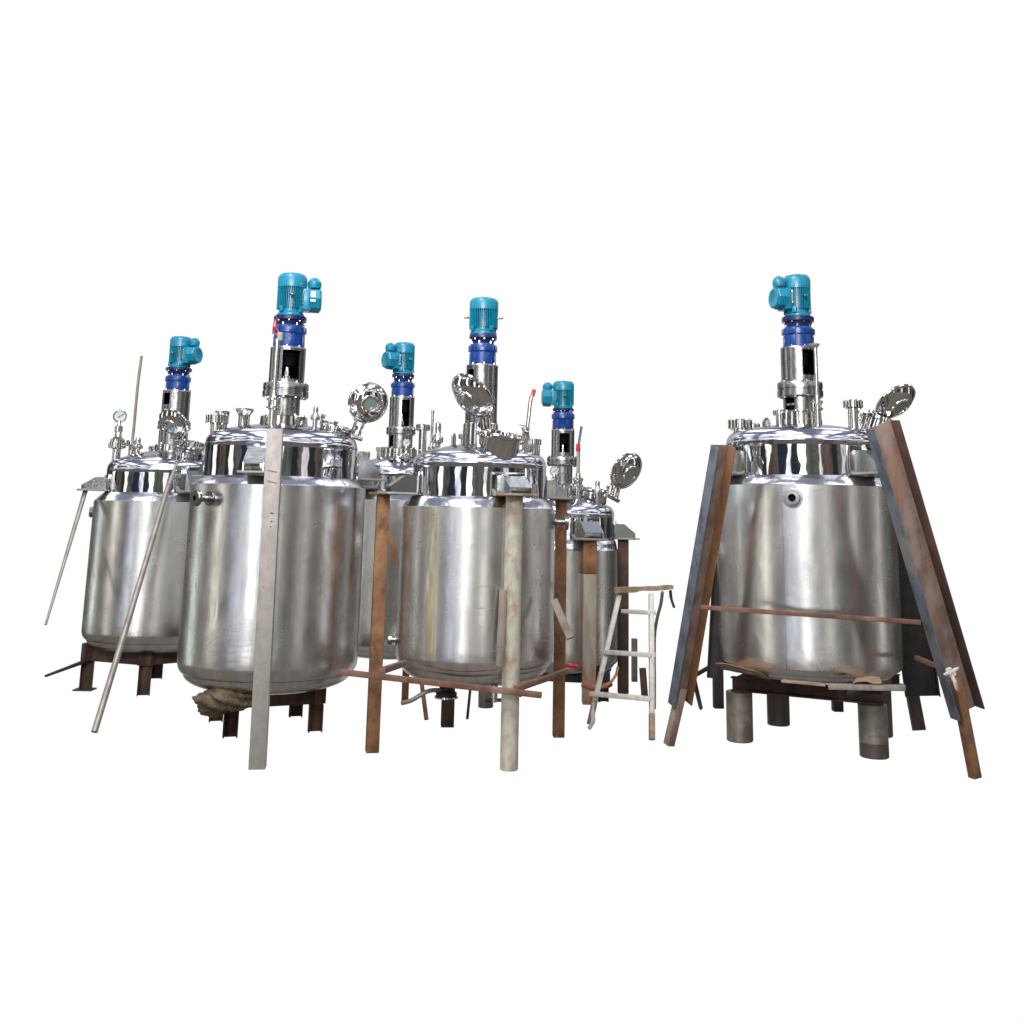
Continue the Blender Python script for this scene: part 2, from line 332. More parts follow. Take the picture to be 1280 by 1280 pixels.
# ------------------------------------------------------------------ motor and gearbox
def add_motor(root, c, r, z0, z1, phi, jb, zoom=1.0):
    """finned motor between z0 and z1 above centre c (local), radius r; terminal box towards phi"""
    H = z1-z0; bm = bmesh.new()
    lathe(bm, [(0, z0), (r*0.93, z0), (r*0.93, z0+H*0.05), (r*0.80, z0+H*0.10), (r*0.77, z0+H*0.2), (r*0.77, z0+H*0.66), (r*0.80, z0+H*0.70), (0, z0+H*0.70)], 40, c)
    nf = 44
    for i in range(nf):
        a = 2*PI*i/nf; d = Vector((math.sin(a), -math.cos(a), 0)); tg = Vector((d.y, -d.x, 0))
        box(bm, Vector(c)+d*(r*0.87)+Vector((0, 0, z0+H*0.43)), d, tg, (0, 0, 1), r*0.24, r*0.036, H*0.52)
    for k in range(4):                                   # base lugs
        a = phi+PI/4+k*PI/2; d = Vector((math.sin(a), -math.cos(a), 0)); tg = Vector((d.y, -d.x, 0))
        box(bm, Vector(c)+d*(r*0.90)+Vector((0, 0, z0+H*0.14)), d, tg, (0, 0, 1), r*0.22, r*0.3, H*0.14, r*0.03)
    mo = obj('motor', bm, M['teal'], root)
    bm = bmesh.new()
    lathe(bm, [(r*0.90, z0+H*0.68), (r*1.0, z0+H*0.665), (r*1.005, z0+H*0.88), (r*0.96, z0+H*0.94), (r*0.84, z0+H*0.985), (r*0.6, z1), (0, z1+H*0.004)], 48, c)
    obj('fan_cover', bm, M['teal'], mo)
    d = Vector((math.sin(phi), -math.cos(phi), 0)); tg = Vector((-d.y, d.x, 0)); up = Vector((0, 0, 1))
    a = phi*0.45; e = Vector((math.sin(a), -math.cos(a), 0)); f = Vector((-e.y, e.x, 0)); bm = bmesh.new()
    box(bm, Vector(c)+e*(r*1.006)+up*(z0+H*0.74), e, f, up, r*0.02, r*0.12, r*0.12)
    obj('earth_sticker', bm, M['yellow'], mo)
    for s in (-1, 1):                                    # flat pads with bolts beside the box
        bm = bmesh.new()
        a = phi+s*0.62; e = Vector((math.sin(a), -math.cos(a), 0)); f = Vector((-e.y, e.x, 0))
        for q in (0.30, 0.56):
            bm = bmesh.new(); box(bm, Vector(c)+e*r*0.97+up*(z0+H*q), e, f, up, r*0.14, r*0.24, H*0.055, r*0.02)
            obj('clamp_bolt', bm, M['fit'], mo)
    if jb:
        bm = bmesh.new(); zc = z0+H*0.40
        cc = Vector(c)+up*zc
        # neck, then the eight-sided housing, seen from the side as a deep box
        box(bm, cc+d*r*1.02, d, tg, up, r*0.6, r*1.25, H*0.50, r*0.07)
        lathe(bm, [(0, r*1.2), (r*0.76, r*1.15), (r*0.88, r*1.24), (r*0.88, r*1.86), (r*0.82, r*1.94), (0, r*1.94)], 8, cc+up*H*0.02, d)
        obj('terminal_box', bm, M['teal'], mo, sharp=25)
        bm = bmesh.new()
        lathe(bm, [(0, r*1.945), (r*0.74, r*1.945), (r*0.74, r*2.0), (r*0.62, r*2.04), (r*0.58, r*2.02), (0, r*2.02)], 28, cc+up*H*0.02, d)
        obj('box_cover', bm, M['teal'], mo)
        bm = bmesh.new(); b0 = cc+d*r*1.50+up*H*0.30
        lathe(bm, [(0, 0), (r*0.44, 0), (r*0.48, H*0.06), (r*0.48, H*0.14), (r*0.32, H*0.22), (r*0.15, H*0.25), (0, H*0.255)], 24, b0, up)
        obj('gland_cap', bm, M['teal'], mo)
        if jb > 1:
            bm = bmesh.new(); e = -tg if d.x > 0 else tg
            e = Vector((0, -1, 0)) if abs(d.x) > 0.8 else e
            box(bm, cc+d*r*1.62+e*r*0.84+up*H*0.06, d, up, e, r*0.34, H*0.24, 0.006)
            obj('sticker', bm, M['white'], mo)
    a = phi-0.62*math.copysign(1, d.x); e = Vector((math.sin(a), -math.cos(a), 0)); f = Vector((-e.y, e.x, 0))
    bm = bmesh.new(); box(bm, Vector(c)+e*r*1.01+up*(z0+H*0.44), e, f, up, r*0.05, r*0.26, H*0.2)
    obj('nameplate', bm, M['plate'], mo)
    for s in ((1.35, -1.35) if not jb else (-1.55*math.copysign(1, phi),)):
        a = phi+s if jb else s; e = Vector((math.sin(a), -math.cos(a), 0)); bm = bmesh.new()
        q = Vector(c)+e*r*0.95+up*(z0+H*0.45); ring = []
        tube(bm, [q, q+e*r*0.18], r*0.06, 8)
        f = Vector((-e.y, e.x, 0))
        ring = [q+e*(r*0.28+r*0.13*math.cos(k*PI/6))+f*(r*0.13*math.sin(k*PI/6)) for k in range(13)]
        tube(bm, ring, r*0.045, 8)
        obj('lifting_eye', bm, M['brass'], mo)
    return mo
def add_gear(root, c, r, z0, z1, zf0, zf1, rf):
    """gearbox z0..z1, neck, motor flange zf0..zf1"""
    H = z1-z0; bm = bmesh.new()
    lathe(bm, [(0, z0), (r*0.93, z0), (r*0.95, z0+H*0.62), (r*1.02, z0+H*0.68), (r*1.02, z0+H*0.9), (r*0.92, z1), (r*0.72, z1), (r*0.70, zf0), (0, zf0)], 40, c)
    for k in range(6):
        a = k*PI/3+0.4; d = Vector((math.sin(a), -math.cos(a), 0)); tg = Vector((d.y, -d.x, 0))
        box(bm, Vector(c)+d*r*0.93+Vector((0, 0, z0+H*0.32)), d, tg, (0, 0, 1), r*0.12, r*0.34, H*0.56, r*0.02)
        box(bm, Vector(c)+d*r*0.99+Vector((0, 0, z0+H*0.80)), d, tg, (0, 0, 1), r*0.16, r*0.42, H*0.26, r*0.03)
    g = obj('gearbox', bm, M['blue'], root)
    bm = bmesh.new(); T = zf1-zf0
    lathe(bm, [(0, zf0), (rf*0.78, zf0), (rf*0.86, zf0+T*0.45), (rf, zf0+T*0.55), (rf*1.01, zf0+T*0.9), (rf*0.97, zf1), (0, zf1)], 44, c)
    obj('motor_flange', bm, M['navy'], g)
    bolt_ring(g, c, rf*0.90, zf0+T*0.40, zf0+T*0.54, 8, r*0.05)
    bolt_ring(g, c, r*0.86, z1-0.002, z1+H*0.1, 6, r*0.06, -0.3)
    return g
def windowed_tube(bm, c, r, z0, z1, wins, th=0.008, seg=72, mi=0):
    """sheet tube with window cut-outs: wins = (phi0, phi1, za, zb)"""
    zs = sorted({z0, z1} | {q for w in wins for q in w[2:]})
    for rr in (r, r-th):
        grid = {}
        def V(i, zz):
            k = (i % seg, zz)
            if k not in grid:
                a = 2*PI*i/seg-PI; grid[k] = bm.verts.new(Vector(c)+Vector((rr*math.sin(a), -rr*math.cos(a), zz)))
            return grid[k]
        for i in range(seg):
            am = 2*PI*(i+0.5)/seg-PI
            for za, zb in zip(zs, zs[1:]):
                zm = (za+zb)/2
                if any(w[0] < am < w[1] and w[2] < zm < w[3] for w in wins): continue
                bm.faces.new((V(i, za), V(i+1, za), V(i+1, zb), V(i, zb))).material_index = mi
    for (p0, p1, za, zb) in wins:                         # reveal of the cut edge
        idx = [i for i in range(seg) if p0 < 2*PI*(i+0.5)/seg-PI < p1]
        if not idx: continue
        def Q(i, zz, rr):
            a = 2*PI*i/seg-PI; return bm.verts.new(Vector(c)+Vector((rr*math.sin(a), -rr*math.cos(a), zz)))
        for i, s in ((idx[0], 1), (idx[-1]+1, -1)):
            bm.faces.new((Q(i, za, r), Q(i, za, r-th), Q(i, zb, r-th), Q(i, zb, r)))
        for zz in (za, zb):
            for i in idx: bm.faces.new((Q(i, zz, r), Q(i+1, zz, r), Q(i+1, zz, r-th), Q(i, zz, r-th)))
    return bm
def bolt_ring(parent, c, r, z0, z1, n, br, a0=0.13):
    bm = bmesh.new(); cyl(bm, (0, 0, 0), (0, 0, z1-z0), br, seg=6)
    b0 = obj('bolt', bm, M['fit'], parent)
    for k in range(n):
        b = b0 if k == 0 else b0.copy()
        if k: COL.objects.link(b)
        a = 2*PI*k/n+a0; b.location = Vector(c)+Vector((r*math.sin(a), -r*math.cos(a), z0))

# ------------------------------------------------------------------ the tanks
class Tank: pass
def tank(label, D, edges, mid_y, shell_ratio, rim, con, seam, apex, bseam, blow, tower, lugs, jm, axx):
    """edges: left/right jacket outline px at height mid_y; the other numbers are photo rows"""
    T = Tank(); al, ar = az_of(edges[0], mid_y), az_of(edges[1], mid_y)
    ac, hf = (al+ar)/2, (ar-al)/2
    T.R = R = D*math.sin(hf); T.D = D
    T.c = Vector((D*math.sin(ac), D*math.cos(ac), 0.0))
    T.ac = ac
    Rs = T.Rs = R*shell_ratio
    px = lambda yy: axx[0]+(axx[1]-axx[0])*(yy-axx[2])/(axx[3]-axx[2])
    zf = lambda yy, rr: at(px(yy), yy, D-rr).z
    T.z = lambda yy: at(px(yy), yy, D).z
    T.zr, T.zc, T.zs, T.za = zf(rim, R), zf(con, Rs), zf(seam, Rs), T.z(apex)
    T.zb = zf(bseam, R)
    drop = (bseam-blow)*-1.0*mpp(T.c+Vector((0, 0, 1)))
    root = T.root = empty('mixing_tank', T.c); tag(root, label, 'tank', 'stainless steel mixing tanks with blue motors')
    # jacket with dished bottom
    prof = []
    zb = T.zb; dd = drop*1.15
    prof.append((0, zb-dd*1.25))
    for k in range(1, 13):
        a = k/13.0; prof.append((R*0.93*math.sin(a*PI/2)**0.9, zb-dd*1.25+dd*0.72*(1-math.cos(a*PI/2))**1.15))
    for k in range(7):
        a = k/6.0*PI/2; prof.append((R*(0.93+0.07*math.sin(a)), zb-dd*0.5+dd*0.5*(1-math.cos(a))))
    nseg = 14
    for k in range(1, nseg+1): prof.append((R, zb+(T.zr-zb)*k/nseg))
    prof.append((R-0.006, T.zr+0.004))
    bm = bmesh.new(); lathe(bm, prof, 120)
    obj('jacket', bm, jm, root, sharp=50)
    bm = bmesh.new(); lathe(bm, [(R-0.006, T.zr+0.002), (R-0.012, T.zr+0.010), ((R+Rs)/2, (T.zr+T.zc)/2+0.008), (Rs+0.010, T.zc), (Rs-0.004, T.zc+0.010)], 120)
    obj('shoulder_ring', bm, M['cone'], root, sharp=50)
    bm = bmesh.new(); nn = 6
    lathe(bm, [(Rs-0.002, T.zc-0.03)]+[(Rs-0.002, T.zc+(T.zs-T.zc)*k/nn) for k in range(nn)]+[(Rs-0.002, T.zs-0.008), (Rs+0.002, T.zs-0.004), (Rs+0.002, T.zs)], 120)
    sh = obj('upper_shell', bm, M['mirror'], root, sharp=50)
    hz = T.za-T.zs
    kr = min(0.17*Rs, 0.62*hz); ka = math.radians(66)
    r1, z1 = Rs-kr*(1-math.cos(ka)), kr*math.sin(ka)
    T.dome_z = lambda rho: T.zs+z1+(hz-z1)*(1-min(1.0, rho/r1)**2)
    bm = bmesh.new(); pr = [(Rs+0.002, T.zs), (Rs-0.002, T.zs+0.005)]
    for k in range(1, 10):
        a = ka*k/9; pr.append((Rs-kr*(1-math.cos(a))-0.002, T.zs+0.005+kr*math.sin(a)))
    for k in range(1, 13):
        q = 1-k/12; pr.append((r1*q, T.zs+0.005+z1+(hz-z1)*(1-q*q)))
    lathe(bm, pr, 120)
    obj('dished_head', bm, M['dome'], root, sharp=50)
    # lugs
    T.lugs = []
    for (ph, L, Wd, hgt) in lugs:
        d = Vector((math.sin(ph), -math.cos(ph), 0)); tg = Vector((-d.y, d.x, 0)); up = Vector((0, 0, 1))
        zl = T.zc+0.03; bm = bmesh.new(); q0 = d*(Rs-0.02)
        for s in (-1, 1):
            o_ = tg*(s*Wd/2)
            prism(bm, [q0+o_+up*zl, q0+d*(L+0.02)+o_+up*zl, q0+d*(L+0.02)+o_+up*(zl+hgt*0.35), q0+d*(L*0.55)+o_+up*(zl+hgt), q0+o_+up*(zl+hgt)], tg*(-s*0.010))
        prism(bm, [q0+d*(L*0.55)-tg*Wd*0.47+up*(zl+hgt-0.002), q0+d*(L+0.017)-tg*Wd*0.47+up*(zl+hgt*0.35), q0+d*(L+0.010)-tg*Wd*0.47+up*(zl+hgt*0.35-0.01), q0+d*(L*0.5)-tg*Wd*0.47+up*(zl+hgt-0.02)], tg*Wd*0.94)
        lg = obj('support_lug', bm, M['lug'], root, sharp=20)
        bm = bmesh.new(); box(bm, q0+d*(L*0.5+0.03)+up*(zl-0.008), d, tg, up, L*1.25, Wd*1.35, 0.015, 0.002)
        obj('base_plate', bm, M['plate'], lg)
        bm = bmesh.new(); box(bm, q0+d*0.012+up*(zl+hgt*0.55), d, tg, up, 0.022, Wd*1.5, hgt*1.35, 0.003)
        obj('backing_pad', bm, M['mirror'], lg)
        T.lugs.append((T.c+q0+d*(L*0.6), zl-0.016))
    # tower
    k = mpp(T.c+Vector((0, 0, T.za)))
    tw = tower
    Z = lambda yy: T.z(yy)
    o0 = Vector((0, 0, 0))
    zb0, zb1, rb = Z(tw['base'][1]), Z(tw['base'][0]), tw['base'][2]*k
    bm = bmesh.new(); lathe(bm, [(rb*1.02, zb0-0.10), (rb*1.02, zb0+0.4*(zb1-zb0)), (rb, zb0+0.42*(zb1-zb0)), (rb, zb1-0.006), (rb-0.006, zb1), (0, zb1)], 48)
    fl = obj('base_flange', bm, M['fit'], root)
    bolt_ring(fl, o0, rb*0.86, zb1-0.002, zb1+0.014, 10, 0.011)
    top = Z(tw['lan'][0]); bot = zb1-0.004
    if tw.get('mid'):
        zm0, zm1, rm = Z(tw['mid'][1]), Z(tw['mid'][0]), tw['mid'][2]*k
        rl = tw['low']*k
        bm = bmesh.new(); wl_ = [(a, b, bot+(zm0-bot)*u, bot+(zm0-bot)*v) for a, b, u, v in tw.get('lowwin', [])]
        windowed_tube(bm, o0, rl, bot, zm0+0.004, wl_)
        obj('lower_housing', bm, M['satin'], root)
        bm = bmesh.new(); h_ = zm1-zm0
        lathe(bm, [(rl*0.9, zm0), (rm-0.006, zm0), (rm, zm0+0.006), (rm, zm0+h_*0.43), (rm-0.008, zm0+h_*0.46), (rm-0.008, zm0+h_*0.54), (rm*0.99, zm0+h_*0.57), (rm*0.99, zm1-0.006), (rm*0.97, zm1), (rl*0.9, zm1)], 48)
        mf = obj('coupling_flange', bm, M['satin'], root)
        bolt_ring(mf, o0, rm*0.86, zm0-0.010, zm1+0.012, 10, 0.011)
        bot = zm1-0.004
    ru = tw['lan'][2]*k
    bm = bmesh.new(); wl_ = [(a, b, bot+(top-bot)*u, bot+(top-bot)*v) for a, b, u, v in tw.get('win', [])]
    windowed_tube(bm, o0, ru, bot, top, wl_)
    lathe(bm, [(ru-0.006, top-0.002), (ru+0.001, top-0.001), (ru-0.002, top+0.010), (0, top+0.010)], 72)
    lh = obj('lantern_housing', bm, M['satin'], root)
    bm = bmesh.new(); hh = top-bot
    lathe(bm, [(0, zb1), (ru*0.22, zb1), (ru*0.22, bot), (ru*0.22, bot+0.02), (ru*0.45, bot+0.03), (ru*0.45, bot+hh*0.22), (ru*0.30, bot+hh*0.24), (ru*0.2, bot+hh*0.42), (ru*0.2, bot+hh*0.5)], 24)
    sf = obj('shaft_seal', bm, M['fit'], root)
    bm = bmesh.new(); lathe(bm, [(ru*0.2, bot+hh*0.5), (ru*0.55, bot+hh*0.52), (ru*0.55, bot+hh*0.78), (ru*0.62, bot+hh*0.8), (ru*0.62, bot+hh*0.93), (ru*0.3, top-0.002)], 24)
    obj('shaft_coupling', bm, M['inside_shade'], sf)  # coupling coloured near-black for the shade within the housing
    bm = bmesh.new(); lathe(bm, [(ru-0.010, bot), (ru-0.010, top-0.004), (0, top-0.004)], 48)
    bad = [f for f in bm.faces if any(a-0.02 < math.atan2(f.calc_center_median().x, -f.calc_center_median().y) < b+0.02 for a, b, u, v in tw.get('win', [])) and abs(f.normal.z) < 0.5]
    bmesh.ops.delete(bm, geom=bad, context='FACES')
    obj('shade_liner', bm, M['inside_shade'], root)  # added near-black sleeve, housing's inner shade put into its colour
    g = tw['gear']; f = tw['fl']; mo = tw['mot']
    add_gear(root, o0, g[2]*k, Z(g[1]), Z(g[0]), Z(f[1]), Z(f[0]), f[2]*k)
    bolt_ring(lh, o0, ru*0.93, top+0.008, top+0.022, 8, 0.009)
    add_motor(root, o0, mo[2]*k, Z(mo[1]), Z(mo[0]), tw['phi'], tw['jb'])
    return T

def nozzle(T, px, ytop, ybase, dd, r, kind, lean=(0, 0)):
    """vertical branch on the tank head: photo column, rows of its top and foot, dd = metres nearer (-) or farther (+) than the axis"""
    P = at(px, ytop, T.D+dd)-T.c; k = mpp(T.c+P); r = r*k
    B = at(px, ybase, T.D+dd)-T.c; B.x, B.y = P.x, P.y
    rho = math.hypot(P.x, P.y); zd = T.dome_z(min(rho, T.Rs*0.99))
    B.z = min(B.z, zd)-0.04
    up = Vector((0, 0, 1)); bm = bmesh.new(); H = P.z-B.z; fit = M['fit']
    if kind == 'funnel':
        lathe(bm, [(r*0.66, 0), (r*0.66, H-r*0.9), (r*0.75, H-r*0.6), (r, H-r*0.30), (r*1.05, H-r*0.24), (r*1.05, H-r*0.02), (r*0.98, H), (0, H)], 28, B)
        o = obj('nozzle', bm, fit, T.root)
    elif kind == 'blind':
        lathe(bm, [(r*0.55, 0), (r*0.55, H-r*0.75), (r, H-r*0.72), (r, H-r*0.42), (r*0.94, H-r*0.40), (r*0.94, H-r*0.37), (r, H-r*0.35), (r, H-r*0.06), (r*0.93, H), (0, H)], 28, B)
        o = obj('nozzle', bm, fit, T.root)
        bolt_ring(o, B, r*0.80, H-r*0.84, H+r*0.08, 8, r*0.10)
    elif kind == 'cap':
        lathe(bm, [(r*0.5, 0), (r*0.5, H*0.55), (r*0.95, H*0.58), (r, H*0.66), (r*0.9, H*0.70), (r*0.55, H*0.76), (r*0.5, H*0.80), (r*0.55, H*0.88), (r*0.5, H*0.97), (r*0.3, H), (0, H)], 24, B)
        o = obj('nozzle', bm, fit, T.root)
    elif kind == 'plain':
        lathe(bm, [(r*0.8, 0), (r*0.8, H-r*0.8), (r, H-r*0.75), (r, H-r*0.05), (r*0.92, H), (0, H)], 24, B)
        o = obj('nozzle', bm, fit, T.root)
    elif kind == 'valve':
        # nozzle, ball body with bolts, then a thin dip tube to the top row
        h1 = r*2.6+0.04; z1 = B.z+h1
        lathe(bm, [(r*0.55, 0), (r*0.55, h1), (r*1.0, h1+r*0.05), (r*1.0, h1+r*0.4), (r*0.7, h1+r*0.5), (r*0.75, h1+r*1.1), (r*1.0, h1+r*1.25), (r*1.0, h1+r*1.6), (r*0.5, h1+r*1.7), (r*0.45, h1+r*2.6), (r*0.34, h1+r*2.7), (r*0.34, H-r*0.5), (r*0.42, H-r*0.45), (r*0.42, H), (0, H)], 22, B)
        o = obj('dip_tube', bm, fit, T.root)
        bolt_ring(o, B, r*0.86, h1-r*0.1, h1+r*1.8, 4, r*0.12, 0.5)
    elif kind == 'gauge':
        lathe(bm, [(r*0.55, 0), (r*0.55, H*0.34), (r*1.15, H*0.36), (r*1.15, H*0.46), (r*0.95, H*0.47), (r*0.95, H*0.52), (r*0.5, H*0.58), (r*0.42, H*0.66), (r*0.55, H*0.67), (r*0.55, H*0.78), (r*0.25, H*0.80), (r*0.2, H*0.9), (0, H*0.9)], 24, B)
        o = obj('nozzle', bm, fit, T.root)
        bm = bmesh.new(); cp = B+up*(H-r*0.15); v = (CAM-(T.c+cp)); v.z *= 0.3; v.normalize()
        lathe(bm, [(0, -r*0.3), (r*0.9, -r*0.3), (r*0.92, r*0.12), (r*0.82, r*0.2), (r*0.74, r*0.12), (r*0.74, r*0.05)], 28, cp, v)
        gg = obj('pressure_gauge', bm, fit, T.root)
        bm = bmesh.new(); lathe(bm, [(0, r*0.07), (r*0.76, r*0.07)], 28, cp, v); obj('dial', bm, M['dial'], gg)
        bm = bmesh.new(); u_, v_, n_ = frame(v); tube(bm, [cp+n_*r*0.1-u_*r*0.2-v_*r*0.15, cp+n_*r*0.1+u_*r*0.5+v_*r*0.35], r*0.05, 6); obj('needle', bm, M['black'], gg)
    elif kind == 'eye':
        v = Vector((math.sin(0.5), -math.cos(0.5), 0)) if lean == (0, 0) else Vector((lean[0], lean[1], 0)).normalized()
        tgv = Vector((-v.y, v.x, 0)); pts = [P+tgv*(r*math.cos(a*PI/10))+up*(r*math.sin(a*PI/10)-r) for a in range(11)]
        pts = pts+[Vector((P.x, P.y, B.z))-tgv*r, Vector((P.x, P.y, B.z))+tgv*r]
        prism(bm, pts, v*0.014); o = obj('lifting_eye', bm, M['fit'], T.root)
    return o
def lid(T, px, py, dd, rpx, nimg, cosn, arm):
    P = at(px, py, T.D+dd)-T.c; r = rpx*mpp(T.c+P)
    v = (CAM-(T.c+P)).normalized(); im = (RT*nimg[0]+UP*nimg[1]); im = (im-v*im.dot(v)).normalized()
    n = v*cosn+im*math.sqrt(1-cosn*cosn)
    bm = bmesh.new()
    lathe(bm, [(0, 0.24*r), (0.45*r, 0.21*r), (0.72*r, 0.10*r), (0.88*r, -0.03*r), (0.93*r, -0.10*r), (0.99*r, -0.10*r), (1.01*r, -0.07*r), (1.0*r, 0.0), (0.96*r, 0.03*r), (0.91*r, 0.035*r), (0.86*r, 0.09*r), (0.76*r, 0.19*r), (0.62*r, 0.265*r), (0.46*r, 0.31*r), (0.44*r, 0.37*r), (0.41*r, 0.39*r), (0.335*r, 0.39*r), (0.325*r, 0.35*r)], 56, P, n)
    o = obj('manhole_lid', bm, M['lid'], T.root, sharp=40)
    bm = bmesh.new(); lathe(bm, [(0, 0.365*r), (0.2*r, 0.362*r), (0.328*r, 0.352*r)], 32, P, n); obj('sight_glass', bm, M['glass'], o)
    # hinge arm towards a photo point near the neck
    Q = at(arm[0], arm[1], T.D+arm[2])-T.c; e = (Q-P); e = e-n*e.dot(n); e.normalize()
    sdir = n.cross(e).normalized(); bm = bmesh.new()
    for s in (-1, 1):
        a0 = P+e*(r*0.80)-n*r*0.12+sdir*(s*r*0.20); a1 = Q+sdir*(s*r*0.20)
        beam(bm, a0, a1, r*0.10, r*0.20, n, 0.003)
    cyl(bm, Q-sdir*r*0.42, Q+sdir*r*0.42, r*0.11, seg=16, bev=0.003)
    cyl(bm, P+e*(r*0.95)-n*r*0.14-sdir*r*0.32, P+e*(r*0.95)-n*r*0.14+sdir*r*0.32, r*0.10, seg=16, bev=0.003)
    obj('hinge_arm', bm, M['fit'], o)
    return o
def neck(T, px, py, dd, rpx, length, tilt, ca=(0.6, 2.7, 4.8)):
    P = at(px, py, T.D+dd)-T.c; r = rpx*mpp(T.c+P); n = Vector((tilt[0], tilt[1], 1.0)).normalized(); bm = bmesh.new()
    lathe(bm, [(r*0.93, -length), (r*0.93, -0.03), (r*0.95, -0.022), (r*1.02, -0.018), (r*1.03, 0.0), (r*0.99, 0.010), (r*0.88, 0.010), (r*0.86, 0), (r*0.86, -length)], 52, P, n)
    o = obj('manway_neck', bm, M['lid'], T.root)
    u, v, n = frame(n)
    for a in ca:
        d = u*math.cos(a)+v*math.sin(a); bm = bmesh.new()
        tube(bm, [P+d*r*0.98-n*0.05, P+d*r*1.18-n*0.03, P+d*r*1.20+n*0.02], 0.009, 8)
        cyl(bm, P+d*r*1.20+n*0.015, P+d*r*1.20+n*0.05, 0.017, seg=8, bev=0.003)
        obj('clamp', bm, M['fit'], o)
    return o
def side_branch(T, phi, zrow, L, rp, rf, pxq=None):
    d = Vector((math.sin(phi), -math.cos(phi), 0)); zz = T.z(zrow) if pxq is None else pxq
    q = d*(T.R-0.03)+Vector((0, 0, zz)); bm = bmesh.new()
    lathe(bm, [(rp, 0), (rp, L+0.03-0.03), (rf, L+0.002), (rf, L+0.026), (rf*0.94, L+0.03), (rp*0.86, L+0.031), (rp*0.80, L+0.026), (rp*0.80, L-0.05), (0, L-0.05)], 32, q, d)
    o = obj('side_nozzle', bm, M['satin'], T.root)
    bm = bmesh.new(); lathe(bm, [(0, L-0.006), (rp*0.78, L-0.006), (rp*0.78, L+0.018)], 24, q, d); obj('bore_shade', bm, M['inside_shade'], o)  # black disc set in the hole, its shade painted as colour
    bm = bmesh.new(); lathe(bm, [(rp*1.0, 0.035), (rp*2.3, 0.033), (rp*2.3, 0.037), (rp*1.0, 0.039)], 28, q, d)
    obj('reinforcing_pad', bm, M['satin'], o)
    return o

YS = (0.34, 0.25, 0.10); AM = (0.36, 0.22, 0.07)
# --- near left tank
B = tank('large tank with a flat grey steel strut standing up its front', 8.08, (231, 453), 700, 0.88, 606, 596, 552, 531, 838, 864,
  dict(base=(521, 534, 29), low=18.5, mid=(480, 497, 28.5), lan=(437, 0, 22), win=[(-0.10, 0.95, 0.12, 0.93), (-0.62, -0.28, 0.12, 0.93)], gear=(408, 437, 20), fl=(396, 408, 20.5), mot=(343, 396, 18.5), phi=1.80, jb=2),
  [(-0.03, 0.20, 0.15, 0.17), (2.1, 0.2, 0.2, 0.17), (-2.1, 0.2, 0.2, 0.17)],
  jacket_mat('brushed_jacket_amber', [(1.22, 0.10, 1.0, 1.95, AM, 0.8), (-0.42, 0.08, 1.2, 1.9, YS, 0.35)], [(0.93, 0.006)], 0.0), (334, 347, 830, 610))
nozzle(B, 272, 519, 541, 0.0, 14, 'blind'); nozzle(B, 278, 514, 541, 0.12, 9, 'plain')
nozzle(B, 306, 511, 535, -0.10, 10.5, 'funnel')
nozzle(B, 395, 508, 541, -0.22, 6, 'cap')
dt = nozzle(B, 347, 424, 534, -0.36, 8.5, 'valve')
P = at(350, 424, B.D-0.36)-B.c; bm = bmesh.new(); cyl(bm, P-Vector((0, 0, 0.012)), P+Vector((0, 0, 0.05)), 0.018, 0.024, bev=0.004); obj('tip', bm, M['cream'], dt)
bm = bmesh.new(); tube(bm, spline([P+Vector((-0.004, 0, 0.04)), P+Vector((-0.035, 0, 0.09)), P+Vector((-0.03, -0.01, 0.16))]), 0.006, 8); tube(bm, spline([P+Vector((-0.010, 0, 0.03)), P+Vector((-0.055, 0, 0.06)), P+Vector((-0.05, 0, 0.14))]), 0.005, 8); obj('wire', bm, M['red'], dt)
neck(B, 421, 533, -0.05, 21, 0.16, (0.32, -0.12))
lid(B, 460.5, 503.5, -0.05, 25.5, (0.35, -0.25), 0.95, (443, 546, 0.0))
side_branch(B, -0.62, 626, 0.13, 0.022, 0.055)
# --- right tank
F = tank('tank standing alone at far right between two leaning steel channels', 8.37, (895.5, 1123), 700, 0.868, 605.5, 594.5, 549, 532, 838, 853,
  dict(base=(516, 532, 25), low=21, mid=(479, 497, 28), lan=(437, 0, 22.5), win=[(-0.05, 0.75, 0.2, 0.93)], lowwin=[(-1.35, -0.65, 0.12, 0.42), (-1.35, -0.65, 0.55, 0.92)], gear=(410, 438, 19), fl=(397, 410, 20), mot=(345, 397, 17), phi=-1.30, jb=1),
  [(-1.28, 0.16, 0.18, 0.16), (0.56, 0.20, 0.20, 0.16), (2.3, 0.2, 0.2, 0.16)],
  jacket_mat('brushed_jacket_blotchy', [], [(-0.50, 0.004)], 5.3), (1013, 1004, 840, 605))
nozzle(F, 925, 525, 550, 0.0, 15, 'blind'); nozzle(F, 941, 530, 546, 0.10, 9, 'blind')
nozzle(F, 957, 522, 545, -0.05, 6.5, 'eye', (0.6, -0.8))
nozzle(F, 974, 513, 535, 0.05, 8, 'blind')
dt = nozzle(F, 1019, 432, 531, -0.25, 7, 'valve')
P = at(1017, 432, F.D-0.25)-F.c; bm = bmesh.new(); lathe(bm, [(0, -0.02), (0.02, -0.02), (0.042, 0.0), (0.045, 0.012), (0, 0.014)], 20, P); obj('tip', bm, M['plate'], dt)
nozzle(F, 1066, 501, 533, -0.15, 12, 'blind'); nozzle(F, 1089, 512, 540, 0.1, 8, 'cap')
neck(F, 1098, 524, 0.05, 22, 0.2, (0.35, 0.0))
lid(F, 1120, 503, -0.05, 28, (0.68, -0.73), 0.52, (1100, 528, 0.0))
side_branch(F, -0.385, 625, 0.045, 0.032, 0.055)
